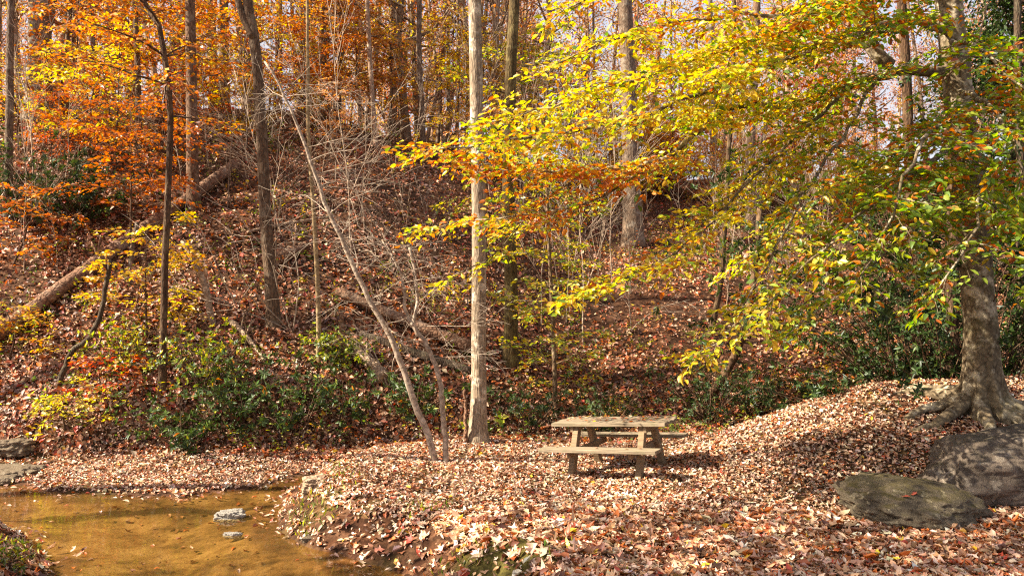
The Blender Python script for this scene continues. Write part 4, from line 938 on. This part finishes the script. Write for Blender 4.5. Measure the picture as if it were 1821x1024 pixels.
log('broken_log', 'short broken pale log with splintered end below the split log', [(624, 622), (650, 655), (682, 690)], 18, 26, M_deadpale, lift=.06, knots=1, rough=.25)
log('fallen_branch', 'crooked pale fallen branch below the forked dark trunk', [(410, 578), (440, 595), (462, 630), (472, 648)], 11, 7, M_deadpale, lift=.05, knots=2, cat='branch')
log('fallen_branch', 'thin grey branch lying on the slope above the short rotten log', [(440, 420), (500, 400), (560, 398)], 7, 5, M_deadpale, lift=.05, knots=2, cat='branch')
log('fallen_branch', 'pale branch lying on the slope behind the right bushes', [(1480, 610), (1530, 640), (1560, 668)], 9, 6, M_deadpale, lift=.04, knots=1, cat='branch')
def snag(name, label, path, w0, w1, mat, lean=.4, cat='snag'):
    base = hit(*path[0]); d = base[1]; m = len(path)
    pts = np.array([P(px, py, d + lean * i / m) for i, (px, py) in enumerate(path)]) - base; pts[0][2] -= .15
    w = Wood(); q = path_interp(pts, 16); q[1:-1] += .012 * R.randn(14, 3); w.tube(q, np.linspace(w0, w1, 16) / F * d / 2, 9, rough=.12)
    o = w.build(name, mat, None, base); return tag(o, label, cat)
snag('dead_snag', 'short leaning dead trunk with broken top under the bare shrubs', [(381, 577), (365, 510), (345, 465), (325, 428)], 12, 9, M_deadpale)
snag('dead_snag', 'crooked dark dead stick leaning right below the fallen log', [(96, 690), (125, 630), (152, 608), (178, 560), (196, 462)], 9, 9, M_dark)
snag('dead_snag', 'splintered brown stake at the foot of the tall pale tree', [(829, 790), (828, 740), (827, 692)], 9, 5, M_dead, 0)
snag('dead_snag', 'rotten upright stub behind the bare sapling', [(608, 640), (610, 590), (606, 555)], 12, 8, M_dead, 0)
snag('dead_snag', 'thin broken trunk against the log at the left, pale at its top', [(232, 470), (236, 430), (245, 395)], 10, 8, M_oak, 0)

# ------------------------------------------------------------------ evergreen shrubs
def shrub_mesh(rad, hgt, ls, nst, pal, seed, whorl=7, tpl=T6, levels=5):
    w = Wood(); lv = Leaves()
    for k in range(nst):
        az = k * 2.4 + R.rand(); tilt = .25 + .8 * R.rand()
        d = unit([math.cos(az) * tilt, math.sin(az) * tilt, .9]); L = hgt * (.75 + .4 * R.rand()) / max(.55, d[2])
        L = min(L, math.hypot(rad, hgt) * 1.05)
        pts = wander((.12 * rad * R.randn(), .12 * rad * R.randn(), -.05), d, L, 7, .13, .25)
        w.tube(pts, np.linspace(.014, .004, 7), 4, cap=False)
        for j in range(levels):
            i = 1 + int(5.9 * (j + R.rand()) / levels); i = min(i, 6)
            bd = unit(unit(pts[i] - pts[i - 1]) + 1.0 * R.randn(3) + UP * .1); bl = .18 + .3 * R.rand() * rad
            e = pts[i] + bd * bl; w.tube(np.array([pts[i], e]), [.005, .003], 3, cap=False)
            for p, dd in ((e, bd), (pts[i] + bd * bl * .55, bd)):
                m = whorl; a = np.arange(m) * 2 * PI / m + R.rand()
                s1 = unit(np.cross(dd, UP + .01)); s2 = np.cross(s1, dd)
                ax = np.cos(a)[:, None] * s1 + np.sin(a)[:, None] * s2 + dd * (.35 + .3 * R.rand()) + np.array([0, 0, -.12])
                lv.add(np.tile(p, (m, 1)), ax + .15 * R.randn(m, 3), dd + .3 * R.randn(m, 3) + UP * .5, ls * (.7 + .6 * R.rand(m)), pick(m, pal, .2))
    wm = np_mesh('stem', np.concatenate(w.V), np.concatenate(w.L), np.concatenate(w.S)); wm.materials.append(M_twigd)
    return wm, lv
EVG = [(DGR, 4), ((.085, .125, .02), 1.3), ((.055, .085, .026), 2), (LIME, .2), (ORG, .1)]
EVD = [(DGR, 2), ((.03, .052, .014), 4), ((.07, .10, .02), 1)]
def shrub(label, px, py, w, h, pal, ls=.11, nst=22, mat=None, d=None, name='evergreen_shrub', group=None, width=.34, dz=0, whorl=7, levels=5):
    if d is None: base = hit(px, py)
    else: base = P(px, py, d); base[2] = H1(base[0], base[1])
    base[2] += dz
    s = base[1] / F
    t = thing(name, label, 'shrub', base, group)
    wm, lv = shrub_mesh(w * s / 2, h * s, ls, nst, pal, 0, whorl=whorl, levels=levels)
    st = link('stem', wm, None, t); lv.build('foliage', mat or M_ever, t, width=width, fold=.12, curl=.3)
    return t
shrub('glossy evergreen shrub lowest on the stream bank, left end of the row', 335, 800, 150, 100, EVG, nst=17)
shrub('glossy evergreen shrub on the bank in front of the fallen branch', 425, 765, 155, 115, EVG, nst=15)
shrub('largest glossy evergreen shrub, middle of the row on the bank', 515, 770, 180, 140, EVG, nst=20)
shrub('glossy evergreen shrub left of the bare sapling stems', 610, 750, 120, 100, EVG, nst=11)
shrub('evergreen shrub behind the bare sapling stems', 735, 745, 120, 85, EVG, nst=13)
shrub('yellow green shrub above the glossy row on the bank', 600, 655, 130, 60, [(LIME, 3), (GRN, 2), (DGR, 1)], .08, 20, M_leaf, width=.5)
shrub('green shrub with yellow tips below the slender dark tree', 360, 690, 130, 100, [(GRN, 3), (LIME, 2), (GOLD, .8)], .08, 20, M_leaf, width=.5)
shrub('yellow green shrub above the left shore', 215, 665, 130, 80, [(LIME, 3), (GOLD, 1), (GRN, 2)], .08, 16, M_leaf, width=.5)
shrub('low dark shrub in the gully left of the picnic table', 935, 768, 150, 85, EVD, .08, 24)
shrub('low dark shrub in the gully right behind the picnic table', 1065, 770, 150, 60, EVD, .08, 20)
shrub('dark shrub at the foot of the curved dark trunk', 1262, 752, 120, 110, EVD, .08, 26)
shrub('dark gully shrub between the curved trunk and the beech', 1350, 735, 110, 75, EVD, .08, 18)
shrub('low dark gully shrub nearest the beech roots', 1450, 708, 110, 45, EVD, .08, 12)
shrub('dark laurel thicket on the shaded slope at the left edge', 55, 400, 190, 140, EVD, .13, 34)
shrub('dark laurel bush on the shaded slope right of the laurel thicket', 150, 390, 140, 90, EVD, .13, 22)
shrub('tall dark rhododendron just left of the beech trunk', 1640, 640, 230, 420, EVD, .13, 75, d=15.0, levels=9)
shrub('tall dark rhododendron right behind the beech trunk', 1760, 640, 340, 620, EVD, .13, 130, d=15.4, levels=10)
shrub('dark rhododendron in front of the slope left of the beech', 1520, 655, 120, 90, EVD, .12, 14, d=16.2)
shrub('small green plant growing at the foot of the tall pale tree', 848, 770, 36, 40, [(GRN, 2), (LIME, 2)], .16, 5, M_leaf, width=.8, whorl=3, levels=2)
shrub('small grassy green plant at the near left corner of the stream', 0, 1000, 40, 22, [(GRN, 2), (LIME, 1), (TAN, 1)], .08, 5, M_leaf, width=.25)
# holly tree at the upper right: dark evergreen with its own trunk
def holly():
    base = P(1800, 640, 17.5); base[2] = H1(base[0], base[1])
    t = thing('holly_tree', 'dark evergreen holly tree filling the upper right corner', 'tree', base)
    w = Wood(); q = wander((0, 0, -.2), UP, 10, 16, .03); w.tube(q, np.linspace(.13, .03, 16), 9); w.build('trunk', M_dark, t)
    w = Wood(); lv = Leaves(); crown_leaves(lv, w, (0, 0, 0), 2.2, 10, 2.6, 80, 12, 16, EVD, .12, .25, .4)
    b = w.build('bough', M_dark, t); lv.build('foliage', M_ever, b, width=.5)
holly()

# ------------------------------------------------------------------ undergrowth nobody would count
def undergrowth():
    lv = Leaves(); w = Wood(); n = 2600
    y = 14.5 + 26 * R.rand(n) ** 1.3; x = (R.rand(n) * 1.6 - .8) * y
    v = fbm(x * .3, y * .3, 91, 3); k = R.rand(n) < .35 + 1.4 * v; x, y = x[k], y[k]; z = H(x, y)
    for a, b, c in zip(x, y, z):
        if c < ZW + .1: continue
        pal = [[(LIME, 2), (GRN, 2)], [(GOLD, 2), (YEL, 1), (LIME, 1)], [(DORG, 2), (RUST, 1)], [(GRN, 2), (DGR, 2)]][R.choice(4, p=[.34, .24, .17, .25])]
        for s in range(R.randint(2, 5)):
            d = unit([R.randn() * .5, R.randn() * .5, 1]); L = .25 + .55 * R.rand()
            pts = wander((a + .1 * R.randn(), b + .1 * R.randn(), c - .03), d, L, 5, .15, .3)
            w.tube(pts, np.linspace(.005, .002, 5), 3, cap=False)
            m = R.randint(5, 12); q = pts[1:][R.randint(0, 4, m)] + .03 * R.randn(m, 3)
            lv.add(q, R.randn(m, 3) * [1, 1, .4], UP + .4 * R.randn(m, 3), .05 + .06 * R.rand(m), pick(m, pal))
    o = lv.build('undergrowth', M_leaf, width=.5)
    tag(o, 'small green and yellow plants sprouting all over the leafy slope', 'undergrowth', kind='stuff')
    w2 = w.build('undergrowth_stems', M_twigd, o); tag(w2, kind='stuff')
    # grass tufts and moss fringe on the near bank
    lv = Leaves(); 
    for cx, cy, sx, sy, m in ((-2.6, 10.3, .25, .7, 420), (-.6, 8.1, .25, .2, 70), (.1, 7.8, .6, .3, 60), (-5.7, 8.9, .3, .3, 200), (-1.0, 9.6, .2, .2, 80)):
        x = cx + sx * R.randn(m); y = cy + sy * R.randn(m); z = H(x, y); k = z > ZW + .04; x, y, z = x[k], y[k], z[k]; m = len(x)
        lv.add(np.stack([x, y, z], 1), np.stack([.6 * R.randn(m), .6 * R.randn(m), np.ones(m)], 1), R.randn(m, 3), .04 + .09 * R.rand(m), pick(m, [(LIME, 2), (GRN, 2), (TAN, .8)]))
    tag(lv.build('bank_grass', M_leaf, tpl=T4, width=.10), 'short grass tufts and moss fringe on the near stream bank', 'grass', kind='stuff')
undergrowth()
litter()

# ------------------------------------------------------------------ thin bare stems and far trees in numbers
def thin_stems():
    w = Wood(); bare_twigs(w, (0, 0, -.1), (0.05, 0, 1), 4.2, .016, 0, 2, 9, .035, -.2, .7)
    me = np_mesh('stem', np.concatenate(w.V), np.concatenate(w.L), np.concatenate(w.S)); me.materials.append(M_twig)
    for k in range(52):
        px = 40 + 1500 * R.rand(); py = np.interp(px, [0, 700, 1000, 1600], [240, 270, 400, 420]) + 260 * R.rand() ** 1.5
        b = hit(px, py); o = bpy.data.objects.new('bare_stem', me); COL.objects.link(o); o.location = b
        s = .5 + .8 * R.rand(); o.scale = (s, s, s * (.8 + .5 * R.rand())); o.rotation_euler = (.1 * R.randn(), .12 * R.randn(), R.rand() * 6)
        v = .5 + .8 * R.rand(); o.color = (v, v * .95, v * .9, 1)
        o.name = 'bare_sapling'; tag(o, 'thin leafless stem with fine twigs standing on the leafy slope', 'sapling', 'thin leafless stems on the slope')
thin_stems()
def far_trees():
    protos = []
    pals = [[(ORG, 2.4), (DORG, 1.6), (GOLD, 1.2), (PEACH, 1)], [(PEACH, 3), (ORG, 1.5), (PINK, 1.5), (RUST, .8)], [(GOLD, 2), (YEL, 1.4), (PEACH, 1.5), (ORG, .8)], [(DORG, 2), (RED, 1.2), (PEACH, 1.5), (RUST, 1)]]
    for k, pal in enumerate(pals):
        w = Wood(); q = wander((0, 0, -.5), UP, 17, 18, .035); w.tube(q, np.linspace(.17, .05, 18) * (1 + .5 * np.exp(-np.arange(18))), 9, rough=.05)
        tm = np_mesh('trunk', np.concatenate(w.V), np.concatenate(w.L), np.concatenate(w.S)); tm.materials.append(M_oak)
        w = Wood(); lv = Leaves(); crown_leaves(lv, w, (0, 0, 0), 3.2, 17, 3.0, 38, 7, 8, pal, .165, .45, .5)
        bm_ = np_mesh('bough', np.concatenate(w.V), np.concatenate(w.L), np.concatenate(w.S)); bm_.materials.append(M_oak)
        lm = lv.mesh('foliage', T4, .6, .15, .2); lm.materials.append(M_leaf)
        protos.append((tm, bm_, lm))
    LAB = {('l', 0): 'far orange leaved tree on the hilltop behind the left slope', ('l', 1): 'far peach leaved tree on the hilltop behind the left slope', ('l', 2): 'far golden leaved tree on the hilltop behind the left slope', ('l', 3): 'far red leaved tree on the hilltop behind the left slope',
           ('r', 0): 'far orange leaved tree beyond the sunny slope behind the beech limbs', ('r', 1): 'far peach leaved tree beyond the sunny slope behind the beech limbs', ('r', 2): 'far golden leaved tree beyond the sunny slope behind the beech limbs', ('r', 3): 'far red leaved tree beyond the sunny slope behind the beech limbs'}
    spots = []
    for k in range(150):
        for tr in range(30):
            u = -.72 + 1.44 * R.rand() if k < 120 else -.26 + .3 * R.rand(); yc = float(np.interp(u, CU, CY)); y = yc - 1 + 42 * R.rand() ** 1.15
            gap = -.21 < u < -.05
            if gap and k < 120 and R.rand() < .5: continue
            x = u * y
            if all(math.hypot(x - a, y - b) > 1.7 for a, b in spots): break
        spots.append((x, y))
        left = u < .02; kind = R.choice(4, p=[.5, .2, .2, .1] if left else [.22, .38, .16, .24])
        t = thing('far_tree', LAB[('l' if left else 'r', kind)], 'tree', (x, y, H1(x, y)), ('far trees on the left hilltop' if left else 'far trees beyond the right slope'))
        s = .62 + .55 * R.rand() ** 1.5; t.scale = (s, s, max(s, .8) * (.9 + .3 * R.rand())); t.rotation_euler = (.03 * R.randn(), .03 * R.randn(), R.rand() * 6)
        v = 1.3 + 1.3 * R.rand()
        for me, nm in zip(protos[kind], ('trunk', 'bough', 'foliage')):
            o = bpy.data.objects.new(nm, me); COL.objects.link(o); o.parent = t
            if nm != 'foliage': o.color = (v, v * .93, v * .86, 1)
far_trees()
def slim_trunks():
    w = Wood(); q = wander((0, 0, -.4), UP, 16, 22, .03); w.tube(q, np.linspace(.13, .05, 22), 8, rough=.05)
    tm = np_mesh('trunk', np.concatenate(w.V), np.concatenate(w.L), np.concatenate(w.S)); tm.materials.append(M_oak)
    w = Wood()
    for k in range(16):
        z = 4 + 11 * R.rand(); i = int(z / 16 * 21); az = R.rand() * 6.3; bare_twigs(w, q[i], (math.cos(az), math.sin(az), .8), .9 + 1.4 * R.rand(), .022, 0, 1, 5, .12)
    bm_ = np_mesh('bough', np.concatenate(w.V), np.concatenate(w.L), np.concatenate(w.S)); bm_.materials.append(M_oak)
    for k in range(64):
        u = -.66 + (.72 if k < 40 else 1.3) * R.rand(); yc = float(np.interp(u, CU, CY)); y = yc - 3 + 16 * R.rand(); x = u * y
        side = 'left' if u < .02 else 'right'
        t = thing('slim_tree', 'slim bare grey trunk without leaves rising among the others on the %s skyline' % side, 'tree', (x, y, H1(x, y)), 'slim bare trunks on the %s skyline' % side)
        sc = .6 + .7 * R.rand(); t.scale = (sc, sc, 1); t.rotation_euler = (.04 * R.randn(), .05 * R.randn(), 6.3 * R.rand())
        v = .9 + 1.7 * R.rand()
        for me, nm in ((tm, 'trunk'), (bm_, 'bough')):
            o = bpy.data.objects.new(nm, me); COL.objects.link(o); o.parent = t; o.color = (v, v * .92, v * .85, 1)
slim_trunks()
def scattered_understory():
    protos = []
    for pal in (OPAL, [(PEACH, 3), (ORG, 2), (PINK, 1)], [(GOLD, 3), (YEL, 1.5), (LIME, 1)], [(RUST, 2), (DORG, 2.5), (RED, .6)]):
        w = Wood(); q = wander((0, 0, -.15), UP, 3.4, 12, .06); w.tube(q, np.linspace(.028, .006, 12), 6)
        tm = np_mesh('trunk', np.concatenate(w.V), np.concatenate(w.L), np.concatenate(w.S)); tm.materials.append(M_twigd)
        w = Wood(); lv = Leaves()
        for b in range(15):
            u = .18 + .8 * (b + R.rand()) / 15; p = q[min(int(u * 11), 10)]; az = b * 2.4 + R.rand()
            spray_limb(w, lv, wander(p, unit([math.cos(az), math.sin(az), .3 + .4 * R.rand()]), 1.5 * (1 - .5 * u) * (.6 + .6 * R.rand()), 6, .1, .3), .01, .003, pal, .12, .15, .28, (.3, .6), .75, 4)
        bm_ = np_mesh('bough', np.concatenate(w.V), np.concatenate(w.L), np.concatenate(w.S)); bm_.materials.append(M_twigd)
        lm = lv.mesh('foliage', T6, .55, .15, .2); lm.materials.append(M_leaf); protos.append((tm, bm_, lm))
    names = ['orange', 'peach coloured', 'yellow', 'rust coloured']
    for k in range(76):
        if k < 26: px = 330 + 620 * R.rand(); py = np.interp(px, [300, 640, 950], [188, 208, 300]) + 75 * R.rand() ** 1.6; side = 'left crest'
        elif k < 62: px = 1000 + 560 * R.rand(); py = 336 + 60 * R.rand() ** 1.8; side = 'right slope'
        else: px = 20 + 330 * R.rand(); py = 205 + 150 * R.rand() ** 1.3; side = 'upper left slope'
        kind = R.choice(4, p=[.3, .3, .2, .2]) if px < 1000 else R.choice(4, p=[.2, .4, .3, .1])
        if side == 'upper left slope': kind = R.choice(4, p=[.5, .05, .1, .35])
        b = hit(px, py); t = thing('understory_sapling', '%s leaved slim sapling among the others on the %s' % (names[kind], side), 'sapling', b, 'saplings on the ' + side)
        sc = .5 + .9 * R.rand(); t.scale = (sc, sc, sc * (.9 + .4 * R.rand())); t.rotation_euler = (.06 * R.randn(), .06 * R.randn(), 6.3 * R.rand())
        for me, nm in zip(protos[kind], ('trunk', 'bough', 'foliage')):
            o = bpy.data.objects.new(nm, me); COL.objects.link(o); o.parent = t
scattered_understory()

def shade_trees():  # unseen trees added to shade the near bank, water, gully and slope
    for k, (x, y, h, c) in enumerate([(-12.4, 5.2, 4.2, 0), (-14.5, 4.6, 3.6, 2), (-6.6, 4.1, 4.9, 1), (-13.2, 4.3, 12.0, 1), (-9.6, 3.0, 8.5, 2), (-14.5, 13.6, 12.3, 0), (-21.5, 23.5, 6, 0), (-27, 27, 6, 1)]):
        z = H1(x, y); t = thing('shade_tree', 'unseen autumn tree added left of the stream to shade the bank and slope', 'tree', (x, y, z), 'unseen shade trees left of the stream')
        w = Wood(); q = wander((0, 0, -.2), UP, h, 12, .03); w.tube(q, np.linspace(.24, .14, 12), 10, rough=.05); w.build('trunk', M_oak, t)
        add_crown(t, q[-1], c, .95 + .3 * R.rand())
shade_trees()
def shadow_snags():  # unseen trunks that cast shadow lines, left crownless so the bank stays lit
    x, y = -14.2, 9.75; b = np.array([x, y, H1(x, y)]); w = Wood(); q = wander((0, 0, -.2), (.02, .0, 1), 8.6, 16, .02); w.tube(q, np.linspace(.16, .10, 16), 10, rough=.04)
    tag(w.build('dead_snag', M_oak, None, b), 'unseen bare trunk placed on the bank left of the stream for its shadow', 'snag')
    x, y = -14.0, 11.0; b = np.array([x, y, H1(x, y)]); w = Wood(); q = wander((0, 0, -.2), (.0, -.01, 1), 13.0, 20, .02); w.tube(q, np.linspace(.19, .10, 20), 10, rough=.04)
    tag(w.build('dead_snag', M_oak, None, b), 'taller unseen bare trunk placed on the far left shore for its shadow', 'snag')
shadow_snags()

# ------------------------------------------------------------------ camera, light, world
cam = bpy.data.cameras.new('camera'); co = bpy.data.objects.new('camera', cam); COL.objects.link(co)
co.location = (0, 0, CAMZ); co.rotation_euler = (PI / 2, 0, 0)
cam.sensor_width = 36; cam.lens = F / 1821 * 36; cam.shift_y = (HY - 512) / 1821; cam.clip_end = 600; cam.clip_start = .05
scene.camera = co
SUN = unit([-.96, -.18, .80])
el = math.asin(SUN[2]); 
sl = bpy.data.lights.new('sun', 'SUN'); sl.energy = 5.0; sl.angle = math.radians(.5); sl.color = (1, .89, .70)
so = bpy.data.objects.new('sun', sl); COL.objects.link(so)
so.rotation_euler = Vector(-SUN).to_track_quat('-Z', 'Y').to_euler(); so.location = (-20, -15, 30)
wd = bpy.data.worlds.new('World'); scene.world = wd; wd.use_nodes = True
nt = wd.node_tree; nt.nodes.clear()
sky = nt.nodes.new('ShaderNodeTexSky'); sky.sky_type = 'NISHITA'; sky.sun_disc = False
sky.sun_elevation = el; sky.sun_rotation = math.atan2(SUN[0], SUN[1]); sky.air_density = 1.0; sky.dust_density = 2.5; sky.ozone_density = 1.0
bg = nt.nodes.new('ShaderNodeBackground'); bg.inputs[1].default_value = .10
tcw = nt.nodes.new('ShaderNodeTexCoord'); nz = N(nt, 'ShaderNodeTexNoise', inp={'Scale': 3.0, 'Detail': 6.0, 'Roughness': .6}); nt.links.new(tcw.outputs['Generated'], nz.inputs['Vector'])
cl = ramp(nt, [(.25, (.35, .35, .35)), (.6, (.85, .85, .85))]); nt.links.new(nz.outputs[0], cl.inputs[0])
skyc = mixc(nt, sky.outputs[0], (2.6, 2.45, 2.55), cl.outputs[0])      # thin bright cloud veil
ow = nt.nodes.new('ShaderNodeOutputWorld'); nt.links.new(skyc, bg.inputs[0]); nt.links.new(bg.outputs[0], ow.inputs[0])
vs = scene.view_settings
scene.display_settings.display_device = 'sRGB'; vs.view_transform = 'Standard'; vs.look = 'None'; vs.exposure = 1.75; vs.gamma = 1; vs.use_curve_mapping = False
cy = scene.cycles
cy.max_bounces = 6; cy.diffuse_bounces = 3; cy.glossy_bounces = 2; cy.transmission_bounces = 4; cy.transparent_max_bounces = 6
cy.use_denoising = False
cy.filter_width = 1.2
cy.sample_clamp_indirect = 4
